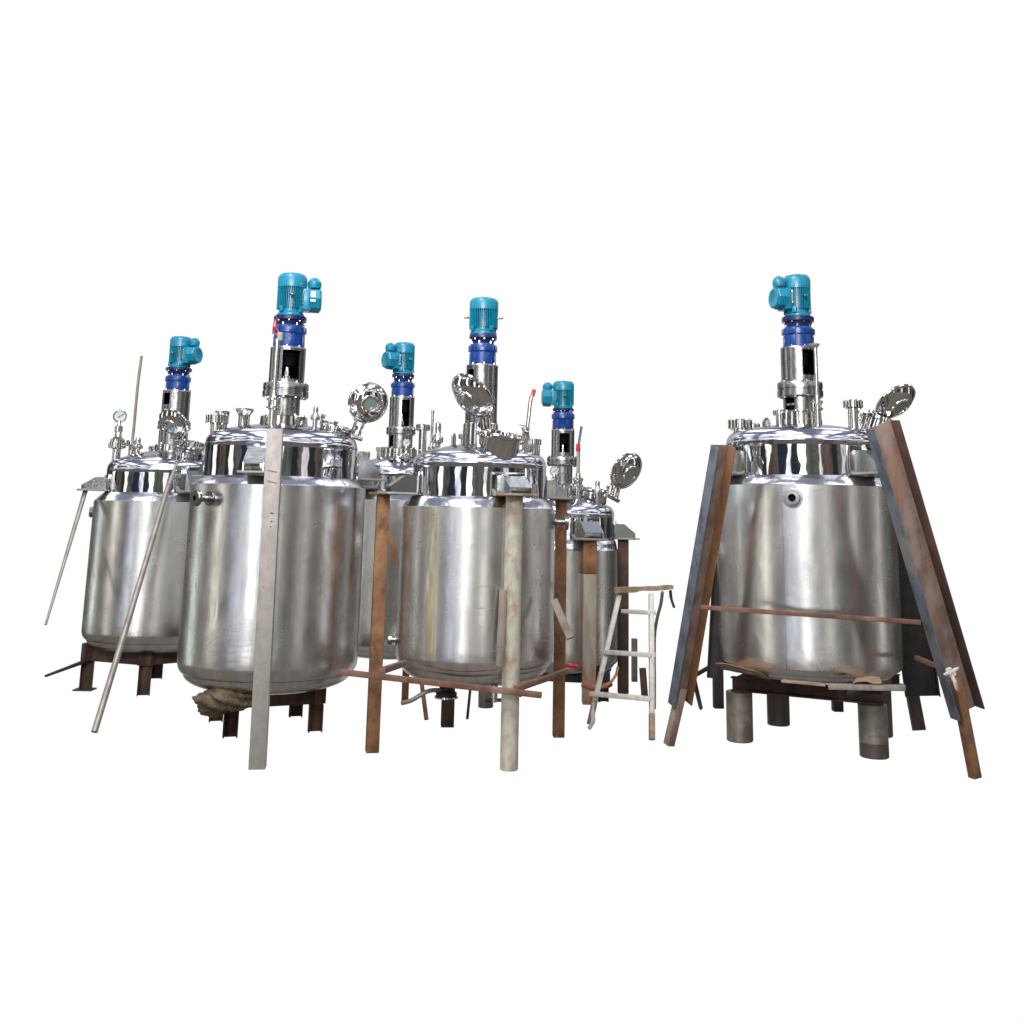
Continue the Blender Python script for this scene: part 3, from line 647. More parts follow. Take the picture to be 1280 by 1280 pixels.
# --- centre tank
C4 = tank('middle tank propped on a cream round post and rusty posts, manway open', 7.65, (499.5, 693), 700, 0.88, 634, 622, 578, 556, 828, 853,
  dict(base=(530, 545, 22), lan=(459, 0, 20), win=[(-1.05, -0.55, 0.62, 0.93)], gear=(431, 460, 17), fl=(419, 431, 17.5), mot=(374, 419, 18.5), phi=3.0, jb=0),
  [(-1.22, 0.19, 0.17, 0.12), (0.45, 0.20, 0.17, 0.12), (2.0, 0.19, 0.17, 0.12), (-2.8, 0.19, 0.17, 0.12)],
  jacket_mat('brushed_jacket_yellowed', [(-0.55, 0.16, 0.5, 1.72, YS, 0.75), (-0.2, 0.1, 1.2, 1.7, YS, 0.4)], [(-0.85, 0.003)], 9.1, 1.08), (591, 601, 800, 625))
nozzle(C4, 566, 541, 560, -0.05, 6, 'eye', (0.95, -0.3)); nozzle(C4, 580, 543, 556, 0.15, 7, 'blind')
nozzle(C4, 668, 549, 575, 0.10, 9, 'plain')
dt = nozzle(C4, 657, 534, 572, 0.0, 5, 'plain'); P = at(655, 533, C4.D)-C4.c; bm = bmesh.new(); beam(bm, P+Vector((-0.035, 0, 0.012)), P+Vector((0.02, 0, 0)), 0.02, 0.006, (0, 0, 1), 0.002); obj('handle', bm, M['red'], dt)
bm = bmesh.new(); q = [at(a, b, C4.D+0.05)-C4.c for a, b in ((662, 556), (659, 540), (661, 520), (663, 502), (666, 492))]; tube(bm, spline(q), 0.014, 10); th = obj('thermometer_tube', bm, M['satin2'], C4.root)
bm = bmesh.new(); q2 = [at(a, b, C4.D+0.05)-C4.c for a, b in ((665.5, 495), (668, 487))]; tube(bm, q2, 0.015, 10); obj('tip', bm, M['red'], th)
neck(C4, 628, 543, -0.36, 25.5, 0.22, (0.16, -0.18), (0.3, 2.9))
lid(C4, 590, 496, -0.40, 33, (-0.72, -0.62), 0.56, (607, 540, -0.33))
side_branch(C4, 1.60, 650, 0.10, 0.024, 0.058)
side_branch(C4, -1.45, 800, 0.06, 0.02, 0.035)
# --- far left tank
A = tank('far left tank with two thin pipes leaning on it and a gauge on top', 10.45, (110, 294), 700, 0.87, 627, 617, 587, 563, 795, 814,
  dict(base=(556, 567, 21), low=17.5, mid=(527, 537, 20), lan=(490, 0, 17), win=[(-0.75, -0.15, 0.55, 0.93)], gear=(470, 491, 15), fl=(460, 468, 16), mot=(421, 461, 13.5), phi=1.25, jb=1),
  [(-1.05, 0.20, 0.16, 0.11), (0.65, 0.24, 0.2, 0.18), (2.4, 0.2, 0.2, 0.18)],
  jacket_mat('brushed_jacket_plain', [(-0.3, 0.12, 0.8, 1.7, YS, 0.3)], [], 13.7), (195, 208, 800, 620))
nozzle(A, 150, 519, 578, -0.05, 9, 'gauge'); nozzle(A, 166, 551, 575, 0.05, 8, 'blind'); nozzle(A, 173, 547, 574, -0.10, 6.5, 'cap')
nozzle(A, 193, 558, 570, 0.15, 7, 'blind')
bm = bmesh.new(); q = [at(a, b, A.D+0.05)-A.c for a, b in ((165, 553), (167, 538), (170, 505), (173, 475), (177, 445))]; tube(bm, spline(q), 0.014, 10); obj('thermometer_tube', bm, M['pipe'], A.root)
neck(A, 237, 556, -0.32, 20, 0.22, (0.16, -0.28))
lid(A, 217, 529, -0.40, 21, (-0.66, -0.66), 0.62, (226, 551, -0.35))
side_branch(A, -1.42, 642, 0.04, 0.025, 0.05)
# --- tank behind, between the two near tanks
C3 = tank('half hidden tank squeezed behind the rusty post between two larger tanks', 9.75, (416, 572), 700, 0.80, 625, 613, 592, 570, 806, 822,
  dict(base=(561, 573, 21), low=15, mid=(535, 543, 18.5), lan=(498, 0, 15.5), win=[(0.05, 0.75, 0.05, 0.92)], lowwin=[(-1.1, -0.5, 0.1, 0.9)], gear=(478, 499, 14), fl=(468, 477, 14), mot=(429, 469, 13.5), phi=-0.95, jb=1),
  [(-0.6, 0.2, 0.2, 0.16), (1.2, 0.2, 0.2, 0.16)],
  jacket_mat('brushed_jacket_pale', [], [], 17.2, 1.15), (489, 498, 800, 610))
nozzle(C3, 453, 565, 580, -0.1, 10, 'blind'); nozzle(C3, 476, 559, 576, 0.0, 6, 'plain'); nozzle(C3, 508, 553, 580, -0.28, 5.5, 'gauge')
nozzle(C3, 529, 531, 570, 0.0, 9, 'blind'); nozzle(C3, 548, 528, 572, 0.05, 7, 'cap'); nozzle(C3, 541, 513, 570, 0.1, 5, 'valve')
# --- right rear tank
G = tank('small rear tank behind the stepladder with a tilted round lid on its right', 10.16, (631, 773), 700, 0.93, 688, 676, 642, 616, 828, 842,
  dict(base=(606, 614, 19), low=12.5, mid=(572, 582, 20), lan=(539, 0, 14.5), win=[(-0.35, 0.55, 0.18, 0.9)], gear=(516, 540, 13.5), fl=(511, 517, 13.5), mot=(477, 512, 13.5), phi=-1.50, jb=1),
  [(0.40, 0.17, 0.19, 0.15), (1.7, 0.2, 0.17, 0.13), (-2.2, 0.17, 0.17, 0.13)],
  jacket_mat('brushed_jacket_grey', [], [], 21.9, 0.9), (699, 701.5, 800, 690))
nozzle(G, 693, 588, 618, -0.25, 6.5, 'gauge'); nozzle(G, 684, 602, 618, -0.1, 7, 'blind')
dt = nozzle(G, 723, 560, 626, -0.28, 6.5, 'valve')
bm = bmesh.new(); q = [at(a, b, G.D-0.28)-G.c for a, b in ((722, 566), (724, 552), (727, 533))]; tube(bm, spline(q), 0.012, 8); obj('lever', bm, M['fit'], dt)
bm = bmesh.new(); tube(bm, [at(722, 564, G.D-0.30)-G.c, at(723, 555, G.D-0.30)-G.c], 0.02, 8); obj('tip', bm, M['red'], dt)
nozzle(G, 747, 601, 630, -0.28, 5.5, 'cap'); neck(G, 742, 612, 0.0, 19, 0.12, (0.1, -0.1))
lid(G, 783.5, 589, 0.0, 24.5, (0.72, -0.5), 0.66, (767, 623, 0.0))

# pen writing on the centre tank
def scribble(ph0, ph1, zz, amp):
    n = int((ph1-ph0)/0.012); pts = []; bm = bmesh.new()
    for i in range(n+1):
        ph = ph0+(ph1-ph0)*i/n; r_ = C4.R+0.0015
        pts.append(Vector((r_*math.sin(ph), -r_*math.cos(ph), zz+amp*random.uniform(-1, 1))))
    tube(bm, pts, 0.0014, 4); obj('pen_mark', bm, M['pen'], C4.root)
for zr, p0, p1 in ((735, 0.55, 0.62), (742, 0.9, 1.12), (752, 0.92, 1.05), (762, 0.92, 1.2), (770, 0.95, 1.1), (778, 0.95, 1.15), (790, 0.92, 1.1), (797, 0.9, 1.0)):
    ph = p0
    while ph < p1-0.03:
        e = min(p1, ph+random.uniform(0.035, 0.07)); scribble(ph, e, C4.z(zr)-0.02, 0.009); ph = e+0.015
for zr, p0, p1 in ((741, 0.02, 0.13), (741, 0.17, 0.27), (749, 0.0, 0.12), (750, 0.18, 0.25), (716, 0.05, 0.3)):
    scribble(p0, p1, C4.z(zr)-0.06, 0.003)

# ------------------------------------------------------------------ posts and struts
def solo(name, bm, mats, label, cat, group=None, sharp=32):
    bm.verts.ensure_lookup_table()
    lo = min(v.co.z for v in bm.verts); n = len(bm.verts)
    cx = sum(v.co.x for v in bm.verts)/n; cy = sum(v.co.y for v in bm.verts)/n
    return tag(obj(name, bm, mats, None, (cx, cy, lo), sharp), label, cat, group)
def post(foot, zt, s, kind, mat, label, group, plate=True, top_to=None, shape='square', extra=None):
    foot = Vector(foot); root = empty('support_post', foot); tag(root, label, 'post', group)
    topv = Vector((0, 0, zt)) if top_to is None else Vector(top_to)-foot
    bm = bmesh.new()
    if shape == 'round': cyl(bm, (0, 0, 0), topv, s/2, seg=36, bev=0.003)
    else: beam(bm, (0, 0, 0), topv, s, s, (-foot.x+0.9, -foot.y, 0), 0.006)
    sh = obj('shaft', bm, mat, root)
    if plate:
        bm = bmesh.new(); box(bm, topv+Vector((0, 0, 0.006)), (1, 0, 0), (0, 1, 0), (0, 0, 1), s*2.1, s*2.1, 0.014, 0.002)
        obj('top_plate', bm, M['rust'], root)
    return root, topv
gp = 'posts propping up the tanks'
pL, zL = C4.lugs[0]; f = gnd(465, 940); post((f.x, f.y, 0), zL, 0.088, 0, M['rust'], 'rusty square post left of the smaller middle tank with a wide top plate', gp)
pR, zR = C4.lugs[1]; post((pR.x, pR.y, 0), zR, 0.118, 0, M['cream'], 'cream painted round post flecked with rust in front of the middle tank', gp, shape='round')
pQ, zQ = C4.lugs[2]; f = gnd(698, 921); post((f.x, f.y, 0), zQ, 0.085, 0, M['rust'], 'rusty square post at the right side of the middle tank by a flanged pipe', gp)
pG, zG = G.lugs[0]; f = gnd(731, 901)
f = Vector((pG.x, pG.y, 0))
r_, tv = post((pG.x, pG.y, 0), zG-0.30, 0.118, 0, M['greyrust'], 'grey post streaked with orange rust left of the white stepladder', gp, plate=False)
bm = bmesh.new(); beam(bm, tv+Vector((0, 0, 0.002)), (0, 0, zG-0.012), 0.122, 0.122, (-pG.x+0.9, -pG.y, 0), 0.006); obj('rusty_extension', bm, M['rust'], r_)
pH, zH = G.lugs[1]; post((pH.x, pH.y, 0), zH, 0.10, 0, M['darkrust'], 'dark rusty post behind the stepladder under the rear tank lug', gp)
# flat plate strut in front of the near left tank
fb = gnd(321, 962); tp = at(343.5, 536, 7.18)
bm = bmesh.new(); beam(bm, fb, tp, 0.105, 0.012, (0.12, -1, 0), 0.002)
hv = Vector((0.12, -1, 0)).normalized(); sd = Vector((1, 0.12, 0)).normalized()
beam(bm, fb-hv*0.045+sd*0.047, tp-hv*0.045+sd*0.047, 0.010, 0.078, (0.12, -1, 0), 0.002)
st_ = solo('plate_strut', bm, M['plate'], 'flat grey steel strut leaning upright against the front of the near left tank', 'strut')
for tt, sl in ((0.868, 0.012), (0.835, -0.004)):
    q = fb.lerp(tp, tt)-st_.location+hv*0.0068; bm = bmesh.new()
    box(bm, q, sd+Vector((0, 0, -0.2+sl*4)), (0, 0, 1), hv, 0.062, 0.008, 0.0012); obj('crayon_mark', bm, M['pen'], st_)
for tt, w_ in ((0.74, 0.022), (0.715, 0.012), (0.70, 0.010), (0.52, 0.008)):
    q = fb.lerp(tp, tt)-st_.location+hv*0.0068+sd*random.uniform(-0.03, 0.02); bm = bmesh.new()
    box(bm, q, sd, (0, 0, 1), hv, w_, 0.008, 0.0012); obj('scorch_mark', bm, M['black'], st_)
# thin pipes on the far left tank
gpp = 'thin pipes leaning on the far left tank'
p0 = gnd(118, 915); p1 = at(208, 615, 9.45); p2 = at(221, 579, 9.60)
bm = bmesh.new(); tube(bm, [p0, p0.lerp(p1, 0.5)+Vector((0.004, 0, 0)), p1, p2], [0.024, 0.023, 0.022, 0.012], 14); solo('leaning_pipe', bm, M['pipe'], 'long thin pipe crossing the front of the far left tank down to the floor', 'pipe', gpp)
lg, zl = A.lugs[0]; p2 = at(109, 606, hd(lg)); bm = bmesh.new(); pe = at(57, 781, hd(lg)-0.55)
tube(bm, [pe, p2, at(119, 599, hd(lg)), at(134, 600, hd(lg)+0.05)], [0.010, 0.022, 0.020, 0.010], 14); solo('leaning_pipe', bm, M['pipe'], 'thin bent pipe hanging from the left lug of the far left tank, leaning outward', 'pipe', gpp)
# rust coloured square bars
gb = 'rusty square bars across the posts'
bm = bmesh.new(); a0 = at(426, 840, 7.28); a1 = at(677, 869, 6.96); beam(bm, a0, a1, 0.036, 0.036, (0, 0, 1), 0.003); solo('square_bar', bm, M['redrust'], 'long reddish square bar lying across the two front posts of the middle tank', 'bar', gb)
bm = bmesh.new(); a0 = at(645, 861, 7.02); a1 = at(711, 838, 7.52); beam(bm, a0, a1, 0.036, 0.036, (0, 0, 1), 0.003); solo('square_bar', bm, M['redrust'], 'short reddish square bar running back from the cream round post', 'bar', gb)
bm = bmesh.new(); beam(bm, at(876, 759, 7.52), at(1151, 778, 7.60), 0.034, 0.030, (0, 0, 1), 0.003); solo('square_bar', bm, M['redrust'], 'reddish bar spanning the front of the right tank between the two leaning channels', 'bar', gb)
bm = bmesh.new(); beam(bm, at(478, 838, 5.2), at(506, 829, 6.0), 0.03, 0.03, (0, 0, 1), 0.003); solo('square_bar', bm, M['redrust'], 'short reddish bar going back behind the left rusty post of the middle tank', 'bar', gb)
# leaning channels on the right tank
gc = 'steel channels leaning against the right tank'
def lean_channel(top, bottom, foot, label, mi, mats, Wd, Fd, face, dt, tube_in):
    t_, b_, f_ = top, bottom, foot
    root = empty('leaning_channel', f_); tag(root, label, 'steel channel', gc)
    bm = bmesh.new(); channel(bm, b_-f_, t_-f_, face, Wd, Fd, 0.009, mi); obj('channel', bm, mats, root)
    w = (t_-b_).normalized(); n = Vector(face); n = (n-w*n.dot(w)).normalized()
    bm = bmesh.new(); beam(bm, Vector((0, 0, 0)), (b_-f_)+w*tube_in+n*0.03, 0.062, 0.062, face, 0.004); obj('foot_tube', bm, M['web'] if dt == 0 else M['rust'], root)
    return root
f_ = gnd(836, 931); t_ = at(900, 556, 7.54); b_ = at(846, 877, hd(f_)-0.0)
lean_channel(t_, b_, f_, 'blue grey and rust channel leaning on the left side of the right tank', (0, 1, 2), [M['mill'], M['web'], M['flrust']], 0.160, 0.088, (0.47, -0.88, 0), 0, 0.12)
f_ = gnd(1219, 972); t_ = at(1098, 531, 7.27); b_ = at(1204, 890, hd(f_)+0.02)
rc = lean_channel(t_, b_, f_, 'wider brown channel leaning on the right side of the right tank, a rag tied low', (0, 1, 2), [M['mill'], M['web'], M['webdark']], 0.215, 0.092, (0.28, -0.96, 0), 1, 0.25)
# rag knot
bm = bmesh.new(); c_ = at(1188, 841, 7.14)
bmesh.ops.create_icosphere(bm, subdivisions=3, radius=0.028, matrix=Matrix.Translation(c_))
for v in bm.verts: v.co += (v.co-c_)*random.uniform(-0.25, 0.25)
for e in ((0.05, 0, 0.03), (-0.045, -0.01, -0.01), (0.02, -0.02, -0.09), (0.035, 0, -0.10)):
    tube(bm, spline([c_, c_+Vector(e)*0.6+Vector((0, -0.015, 0.005)), c_+Vector(e)]), [0.012]*8+[0.012, ]*0+[0.010]*9, 8) if False else tube(bm, [c_, c_+Vector(e)*0.6+Vector((0, -0.015, 0.005)), c_+Vector(e)], [0.014, 0.011, 0.006], 8)
solo('rag', bm, M['rag'], 'small pale rag knotted round the right leaning channel', 'rag')
# dark props behind the right tank
gd = 'dark props behind the right tank'
bm = bmesh.new(); channel(bm, at(1153, 870, 8.82), at(1121, 640, 8.87), (-0.3, -0.95, 0), 0.25, 0.08, 0.012); solo('dark_prop', bm, M['blacksteel'], 'black wide channel behind the right edge of the right tank', 'prop', gd)
bm = bmesh.new(); q = gnd(1149, 913); beam(bm, q, at(1139, 860, hd(q)+0.05), 0.085, 0.085); solo('dark_prop', bm, M['darkrust'], 'dark brown stub leg right of the right pipe stub', 'prop', gd)
bm = bmesh.new(); channel(bm, at(891, 848, 8.27), at(899, 690, 8.42), (-0.2, -0.95, 0), 0.09, 0.05, 0.010); solo('dark_prop', bm, M['blacksteel'], 'black narrow channel behind the left edge of the right tank', 'prop', gd)
bm = bmesh.new(); beam(bm, at(1145, 822, 8.12), at(1172, 833, 7.82), 0.03, 0.03, (0, 0, 1)); solo('dark_prop', bm, M['redrust'], 'short rusty bar peeking from behind the right leaning channel', 'prop', gd)
# little tripod of bars behind the left channel
root = empty('bar_trestle', gnd(876, 885)); tag(root, 'small dark trestle of thin bars behind the left leaning channel', 'trestle'); o_ = root.location
bm = bmesh.new(); beam(bm, at(862, 848, 8.27)-o_, at(890, 832, 8.62)-o_, 0.028, 0.028); obj('top_bar', bm, M['blacksteel'], root)
bm = bmesh.new(); beam(bm, at(867, 847, 8.32)-o_, Vector((0, 0, 0)), 0.03, 0.03); obj('leg', bm, M['blacksteel'], root)

# ------------------------------------------------------------------ stands
gs = 'low steel stands under the tanks'
def stand(legs, zt, bh, lw, mat, label, order, feet=True, bw=0.05):
    cx = sum(l[0] for l in legs)/len(legs); cy = sum(l[1] for l in legs)/len(legs); o_ = Vector((cx, cy, 0))
    root = empty('tank_stand', o_); tag(root, label, 'stand', gs)
    for l in legs:
        bm = bmesh.new(); q = Vector((l[0], l[1], 0))-o_
        channel(bm, q, q+Vector((0, 0, zt-bh)), (0.3, -0.95, 0), lw, lw*0.6, 0.010)
        if feet and l is legs[0]: box(bm, q+Vector((0, -lw*0.2, 0.006)), (1, 0, 0), (0, 1, 0), (0, 0, 1), lw*1.5, lw*1.3, 0.012)
        obj('leg', bm, mat, root)
    bm = bmesh.new()
    for i, j in order:
        a, b = Vector((legs[i][0], legs[i][1], zt-bh/2))-o_, Vector((legs[j][0], legs[j][1], zt-bh/2))-o_
        e = (b-a).normalized(); beam(bm, a-e*0.07, b+e*0.07, bw, bh-0.002*i, (0, 0, 1), 0.004)
    obj('frame', bm, mat, root)
    return root
def xy(p): return (p.x, p.y)
# near left
l0, l1 = gnd(287, 921), gnd(393, 914); e = (l1-l0); nrm = Vector((-e.y, e.x, 0)).normalized()
zt = at(345, 861, hd((l0+l1)/2)).z
stand([xy(l0), xy(l1), xy(l1+nrm*0.62), xy(l0+nrm*0.62)], zt, 0.12, 0.105, M['darkrust'], 'dark brown stand under the near left tank beside crumpled sacking', [(0, 1), (1, 2), (2, 3), (3, 0)], False)
# far left
l0, l1 = gnd(107, 862), gnd(179, 869); zt = at(160, 810, hd(l1)).z
l2 = Vector((A.c.x+0.60, A.c.y+0.15, 0)); l3 = Vector((A.c.x-0.15, A.c.y+0.55, 0))
stand([xy(l0), xy(l1), xy(l2), xy(l3)], zt, 0.15, 0.11, M['darkrust'], 'brown stand under the far left tank with a foot plate', [(0, 1), (1, 2), (2, 3), (3, 0)])
bm = bmesh.new(); tube(bm, [at(57, 845, hd(l0)-0.5), at(108, 826, hd(l0)-0.05), at(116, 824, hd(l0)+0.02)], [0.012, 0.020, 0.020], 8); solo('rusty_rod', bm, M['darkrust'], 'thin rusty rod sticking out left from the stand of the far left tank', 'rod')
# right: channel frame resting on pipe stubs
s0, s1 = gnd(925, 926), gnd(1093, 946); e = (s1-s0).normalized(); nrm = Vector((-e.y, e.x, 0))
z0 = at(925, 866, hd(s0)-0.1).z; zt = at(1010, 853, hd((s0+s1)/2)).z
o_ = (s0+s1)/2+nrm*0.42; o_.z = z0
root = empty('tank_stand', o_); tag(root, 'dark plum beam frame under the right tank resting on round pipe stubs', 'stand', gs)
bm = bmesh.new(); hB = zt-z0
for k, (a, b) in enumerate(((s0-e*0.05, s1+e*0.08), (s0+nrm*0.85-e*0.05, s1+nrm*0.85+e*0.08))):
    a = a.copy(); b = b.copy(); a.z = b.z = z0+hB/2
    channel(bm, a-o_, b-o_, (0, -1, 0) if k == 0 else (0, 1, 0), hB, 0.06, 0.012)
for q in (s0, s1):
    a = q.copy()+nrm*0.07; b = q+nrm*0.78; a.z = b.z = z0+hB/2-0.002; beam(bm, a-o_, b-o_, 0.07, hB-0.012, (0, 0, 1))
obj('frame', bm, M['darkrust'], root)
gpS = 'pipe stubs under the right tank'
for q, rr, mt_, lb in ((s0, 0.098, 'aged', 'pale round pipe stub under the left front of the right tank frame'), (s1, 0.100, 'aged', 'round pipe stub with a dark bottom under the right tank frame'),
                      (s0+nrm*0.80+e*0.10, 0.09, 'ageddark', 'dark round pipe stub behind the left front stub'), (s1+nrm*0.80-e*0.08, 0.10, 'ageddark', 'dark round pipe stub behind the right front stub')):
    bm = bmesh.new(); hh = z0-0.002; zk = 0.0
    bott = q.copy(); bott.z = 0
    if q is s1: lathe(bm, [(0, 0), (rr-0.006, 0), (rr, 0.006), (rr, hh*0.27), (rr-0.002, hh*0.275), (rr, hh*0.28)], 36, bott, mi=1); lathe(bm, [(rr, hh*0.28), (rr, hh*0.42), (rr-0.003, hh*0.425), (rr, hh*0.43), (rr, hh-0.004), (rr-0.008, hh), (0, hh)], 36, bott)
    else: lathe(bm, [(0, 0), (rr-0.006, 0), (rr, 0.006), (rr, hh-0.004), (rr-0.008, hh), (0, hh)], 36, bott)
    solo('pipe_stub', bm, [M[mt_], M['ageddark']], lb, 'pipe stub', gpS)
gl = 'dark rear legs under the right tank'
for px_, py_, lb in ((898, 885, 'dark leg standing behind the left pipe stub of the right tank'), (1047, 889, 'dark leg showing below the middle of the right tank frame')):
    q = gnd(px_, py_); bm = bmesh.new(); beam(bm, q, q+Vector((0, 0, 0.50)), 0.085, 0.085); solo('short_post', bm, M['blacksteel'], lb, 'post', gl)
# packing under the right tank
def sheet(pts, n, thick, mat, name, label, cat, wav=0.012):
    bm = bmesh.new(); N = n; q = [Vector(p) for p in pts]; g = []
    for i in range(N+1):
        row = []
        for j in range(N+1):
            u, v = i/N, j/N; p = q[0].lerp(q[1], u).lerp(q[3].lerp(q[2], u), v)
            p.z += wav*math.sin(u*5.1+v*2.0)*math.cos(v*4.0+0.6)+random.uniform(-1, 1)*wav*0.25
            row.append((bm.verts.new(p), bm.verts.new(p-Vector((0, 0, thick))))); g.append(row)
        g[i] = row
    for i in range(N):
        for j in range(N):
            bm.faces.new((g[i][j][0], g[i+1][j][0], g[i+1][j+1][0], g[i][j+1][0])); bm.faces.new((g[i][j][1], g[i][j+1][1], g[i+1][j+1][1], g[i+1][j][1]))
    for k in range(N):
        for (a, b) in ((g[k][0], g[k+1][0]), (g[k+1][N], g[k][N]), (g[0][k+1], g[0][k]), (g[N][k], g[N][k+1])):
            bm.faces.new((a[0], a[1], b[1], b[0]))
    return solo(name, bm, mat, label, cat, sharp=60)
sheet([at(894, 828, 7.82), at(943, 836, 7.60), at(962, 848, 7.87), at(905, 836, 8.27)], 8, 0.006, M['card'], 'cardboard', 'torn cardboard sheet sticking out under the left of the right tank', 'cardboard', 0.010)
sheet([at(1066, 853, 7.47), at(1102, 852, 7.45), at(1100, 846, 7.82), at(1070, 846, 7.82)], 6, 0.005, M['card'], 'cardboard', 'small orange cardboard scrap under the right of the right tank', 'cardboard', 0.012)
ga = 'boards packed under the right tank'
bm = bmesh.new(); beam(bm, at(1036, 858, 7.47), at(1132, 860, 7.44), 0.09, 0.030, (0, 0, 1), 0.004); solo('packing_board', bm, M['greywood'], 'grey timber board end under the right side of the right tank', 'board', ga)
bm = bmesh.new(); beam(bm, at(977, 851, 7.54), at(1032, 856, 7.52), 0.08, 0.012, (0, 0, 1), 0.002); solo('packing_board', bm, M['wood'], 'thin tan board under the middle of the right tank', 'board', ga)
bm = bmesh.new(); beam(bm, at(1060, 867, 7.67), at(1128, 858, 7.62), 0.10, 0.030, (0, 0, 1), 0.004); solo('packing_board', bm, M['blacksteel'], 'dark board jutting out below the grey board end', 'board', ga)
# sacking under the near left tank
bm = bmesh.new(); c_ = at(283, 872, 7.68)
bmesh.ops.create_icosphere(bm, subdivisions=5, radius=1.0)
for v in bm.verts:
    d = v.co.copy(); n_ = 0.12*math.sin(d.x*5+d.z*3)+0.08*math.sin(d.y*6-d.x*5)+0.06*math.sin(d.z*9+d.x*6)+0.035*math.sin(d.x*15+d.y*11+d.z*5)+0.022*math.sin(d.x*27-d.z*22+d.y*8)+0.015*math.sin(d.z*40+d.x*11)
    d *= 1+n_
    sag = 1.0 if d.z > 0 else 1.0-0.25*(d.x)
    v.co = c_+Vector((d.x*0.185, d.y*0.15, d.z*(0.075 if d.z > 0 else 0.10)*sag))
solo('sacking', bm, M['sack'], 'crumpled brown sacking bundled under the left of the near left tank', 'sacking', sharp=80)
# things under the back tanks
gr = 'rusty legs seen under the middle tanks'
def leg(p, top, w, mat, label, name='short_post', rnd=False, cat='post', grp=gr):
    bm = bmesh.new(); p = Vector(p)
    if rnd: cyl(bm, p, top, w/2, seg=20, bev=0.003)
    else: beam(bm, p, top, w, w, (0.1, -1, 0), 0.004)
    return solo(name, bm, mat, label, cat, grp)
q = gnd(506, 877); leg(q, q+Vector((0, 0, 0.42)), 0.062, M['rust'], 'short rusty leg just right of the left post of the middle tank')
q = gnd(533, 899); leg(q, at(525, 838, hd(q)+0.25), 0.036, M['rust'], 'thin slanting rusty leg under the left of the middle tank')
q = gnd(559, 908); leg(q, q+Vector((0, 0, 0.30)), 0.10, M['darkrust'], 'wide dark brown leg under the centre of the middle tank')
q = gnd(584, 899); leg(q, at(589, 850, hd(q)+0.1), 0.022, M['darkrust'], 'thin dark bar under the right of the middle tank')
q = gnd(607, 884); leg(q, q+Vector((0, 0, 0.26)), 0.13, M['aged'], 'grey round pipe stub behind the cream post', 'pipe_stub', True, 'pipe stub', None)
# outlet valve under the middle tank
o_ = at(558, 866, 7.60); root = empty('drain_valve', o_); tag(root, 'black drain valve hanging under the middle tank with a pale lever', 'valve')
bm = bmesh.new(); lathe(bm, [(0, -0.03), (0.07, -0.03), (0.075, 0.0), (0.05, 0.02), (0.05, 0.10), (0, 0.10)], 24); obj('body', bm, M['black'], root)
bm = bmesh.new(); lathe(bm, [(0.05, -0.034), (0.082, -0.034), (0.082, -0.022), (0.05, -0.022)], 24); obj('flange', bm, M['fit'], root)
bm = bmesh.new(); tube(bm, spline([Vector((-0.03, -0.02, 0.02)), at(535, 864, 7.55)-o_, at(515, 875, 7.53)-o_, at(502, 879, 7.50)-o_]), 0.015, 10); obj('lever', bm, M['pipe'], root)
# fittings beside the cream post
o_ = at(618, 868, 7.3); root = empty('pipe_fitting', o_); tag(root, 'small steel tee fitting under the middle tank beside the cream post', 'fitting')
bm = bmesh.new(); cyl(bm, (0, 0, -0.05), (0, 0, 0.12), 0.022, seg=16, bev=0.003); obj('pipe', bm, M['fit'], root)
bm = bmesh.new(); cyl(bm, (-0.06, 0, -0.04), (0.06, 0, -0.035), 0.012, seg=12, bev=0.002); obj('handle', bm, M['black'], root)
# timbers beside the middle tank
gt = 'timber slats leaning by the middle tank'
bm = bmesh.new(); beam(bm, at(624.5, 833, 7.02), at(629, 737, 7.08), 0.05, 0.025, (0.1, -1, 0), 0.003); solo('timber_slat', bm, M['greywood'], 'grey brown timber slat standing just left of the cream post', 'timber', gt)
bm = bmesh.new(); beam(bm, at(692, 750, 7.25), at(713, 798, 7.15), 0.052, 0.03, (0.1, -1, 0), 0.003); solo('timber_slat', bm, M['greywood'], 'grey slat jutting out diagonally beside the right rusty post', 'timber', gt)
bm = bmesh.new(); beam(bm, at(486, 665, 7.45), at(496, 704, 7.50), 0.035, 0.03, (0.1, -1, 0), 0.003); solo('timber_slat', bm, M['rust'], 'short rusty brace slanting behind the left post of the middle tank', 'brace', gt)
# jumble under the rear right tank
l0 = Vector((G.c.x-0.42, G.c.y-0.25, 0)); l1 = Vector((G.c.x+0.36, G.c.y-0.40, 0))
zt = at(735, 840, hd(G.c)-0.4).z
stand([xy(l0), xy(l1), (G.c.x+0.45, G.c.y+0.4), (G.c.x-0.35, G.c.y+0.5)], zt, 0.10, 0.09, M['blacksteel'], 'black stand under the rear tank behind the stepladder with hoses', [(0, 1), (1, 2), (2, 3), (3, 0)], False)
gh = 'hoses hanging under the rear tank'
bm = bmesh.new(); tube(bm, spline([at(742, 858, 9.16), at(753, 859, 9.11), at(763, 853, 9.11), at(770, 843, 9.16), at(772, 834, 9.26)]), 0.012, 8); solo('hose', bm, M['yellow'], 'yellow hose looping under the rear tank behind the stepladder', 'hose', gh)
bm = bmesh.new(); tube(bm, spline([at(728, 856, 9.21), at(740, 860, 9.16), at(752, 858, 9.16), at(764, 855, 9.21)]), 0.022, 8); solo('hose', bm, M['orange'], 'thick orange hose below the rear tank behind the stepladder', 'hose', gh)
bm = bmesh.new(); tube(bm, spline([at(706, 831, 9.26), at(714, 832, 9.21), at(722, 834, 9.26)]), 0.018, 8); solo('hose', bm, M['red'], 'short red hose between the two posts under the rear tank', 'hose', gh)
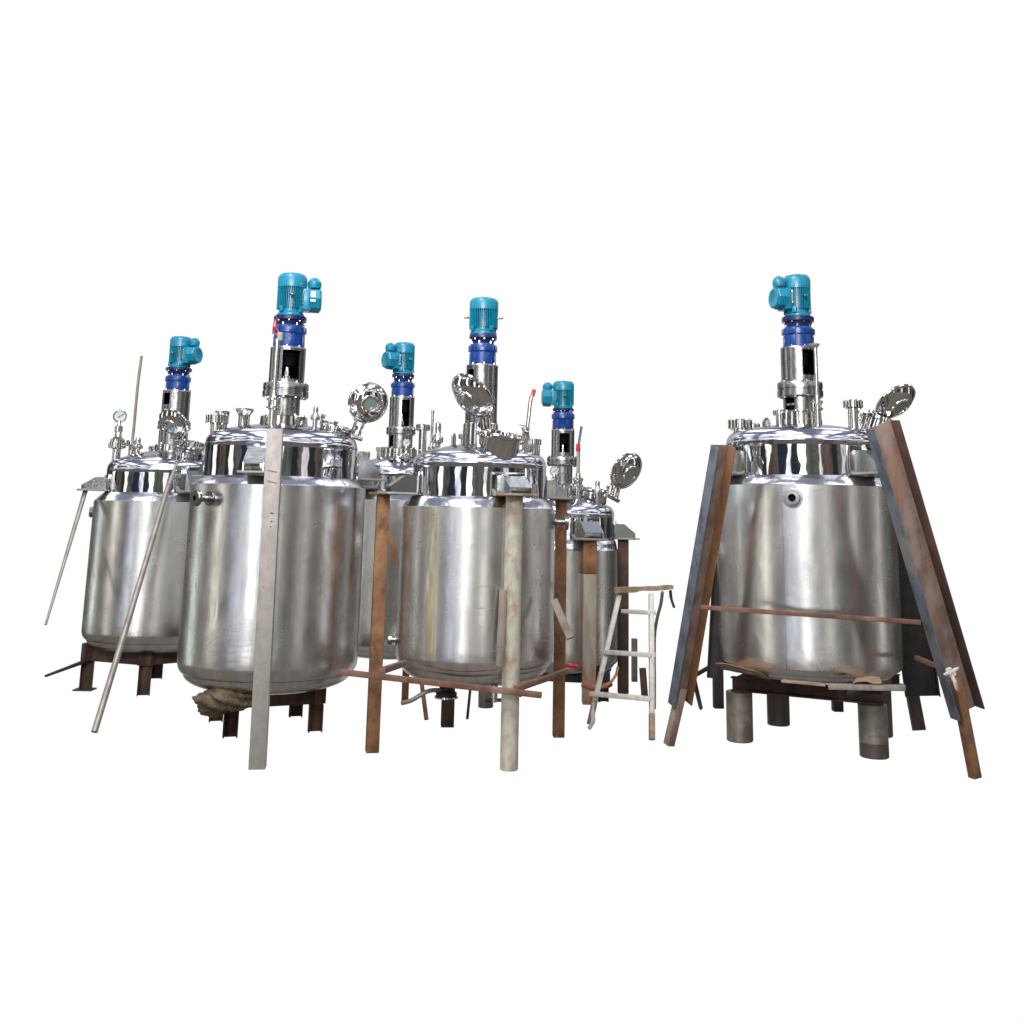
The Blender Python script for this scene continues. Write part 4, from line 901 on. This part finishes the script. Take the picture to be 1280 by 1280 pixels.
q = gnd(806, 872); leg(q, q+Vector((-0.02, 0, 0.26)), 0.055, M['darkrust'], 'made-up short dark bar seen through the lower opening of the stepladder')  # invented bar filling in for a stray dark spike, no real leg
q = gnd(793, 852); leg(q, q+Vector((0, 0, 0.42)), 0.055, M['aged'], 'grey flat leg behind the stepladder beside the dark rusty post')

# ------------------------------------------------------------------ stepladder
fr = gnd(815, 925); fl = gnd(737, 905); o_ = Vector(((fr.x+fl.x)/2, (fr.y+fl.y)/2, 0))
root = empty('stepladder', o_); tag(root, 'worn white stepladder with a splintered wooden top board', 'stepladder')
tl = at(774, 744, hd(fl)+0.42); tr = at(814, 742, hd(fr)+0.38)
rails = []
for a, b in ((fl, tl), (fr, tr)):
    bm = bmesh.new(); ra = a.lerp(b, 0.17); beam(bm, ra-o_, b-o_, 0.035, 0.05, (0.1, -1, 0), 0.003); obj('rail', bm, M['ladder'], root)
    bm = bmesh.new(); beam(bm, a-o_, ra-o_, 0.040, 0.048, (0.1, -1, 0), 0.003); obj('foot', bm, M['wood'], root)
for la, ra in (((781, 764), (815, 766)), ((756, 815), (816, 819)), ((740, 867), (815, 874))):
    Da = hd(fl)+0.42*(905-la[1])/160; Db = hd(fr)+0.38*(925-ra[1])/183
    bm = bmesh.new(); beam(bm, at(la[0], la[1], Da-0.03)-o_, at(ra[0], ra[1], Db-0.03)-o_, 0.07, 0.032, (0, 0, 1), 0.003); obj('step', bm, M['ladder'], root)
bm = bmesh.new(); T0, T1 = at(768, 738, hd(tl))-o_, at(841, 734, hd(tr)+0.1)-o_; N = 14; rows = []
for i in range(N+1):
    p = T0.lerp(T1, i/N); w_ = 0.05*random.uniform(0.8, 1.15); hh = 0.017*random.uniform(0.85, 1.15)*(1.25 if i < 6 else 0.95); p.z += 0.002*math.sin(i*1.1)
    rows.append([bm.verts.new(p+Vector(q)) for q in ((0, -w_, -hh), (0, w_, -hh), (0, w_, hh), (0, -w_, hh))])
for a, b in zip(rows, rows[1:]):
    for k in range(4): bm.faces.new((a[k], a[(k+1) % 4], b[(k+1) % 4], b[k]))
bm.faces.new(rows[0]); bm.faces.new(rows[-1][::-1]); obj('top_board', bm, M['wood'], root)
bm = bmesh.new(); tube(bm, spline([at(828, 740, hd(tr)+0.12)-o_, at(826, 755, hd(tr)+0.2)-o_, at(821, 775, hd(tr)+0.3)-o_, at(818, 800, hd(tr)+0.42)-o_, at(818, 850, hd(tr)+0.5)-o_, at(818, 886, hd(tr)+0.58)-o_]), 0.014, 8); obj('rear_rail', bm, M['pipe'], root)
bm = bmesh.new(); tube(bm, spline([at(838, 738, hd(tr)+0.1)-o_, at(839, 748, hd(tr)+0.1)-o_, at(843, 760, hd(tr)+0.08)-o_]), [0.013]*8+[0.011]*8+[0.005], 8); obj('hook', bm, M['blacksteel'], root)
bm = bmesh.new(); tube(bm, spline([at(742, 878, hd(fl)-0.03), at(741, 893, hd(fl)-0.05), at(741, 902, hd(fl)-0.06), at(736, 911, hd(fl)-0.05)]), [0.010]*6+[0.018]*12+[0.016]*6+[0.012], 10); solo('rag', bm, M['rag'], 'pale rag strip hanging from the left foot of the stepladder', 'rag')
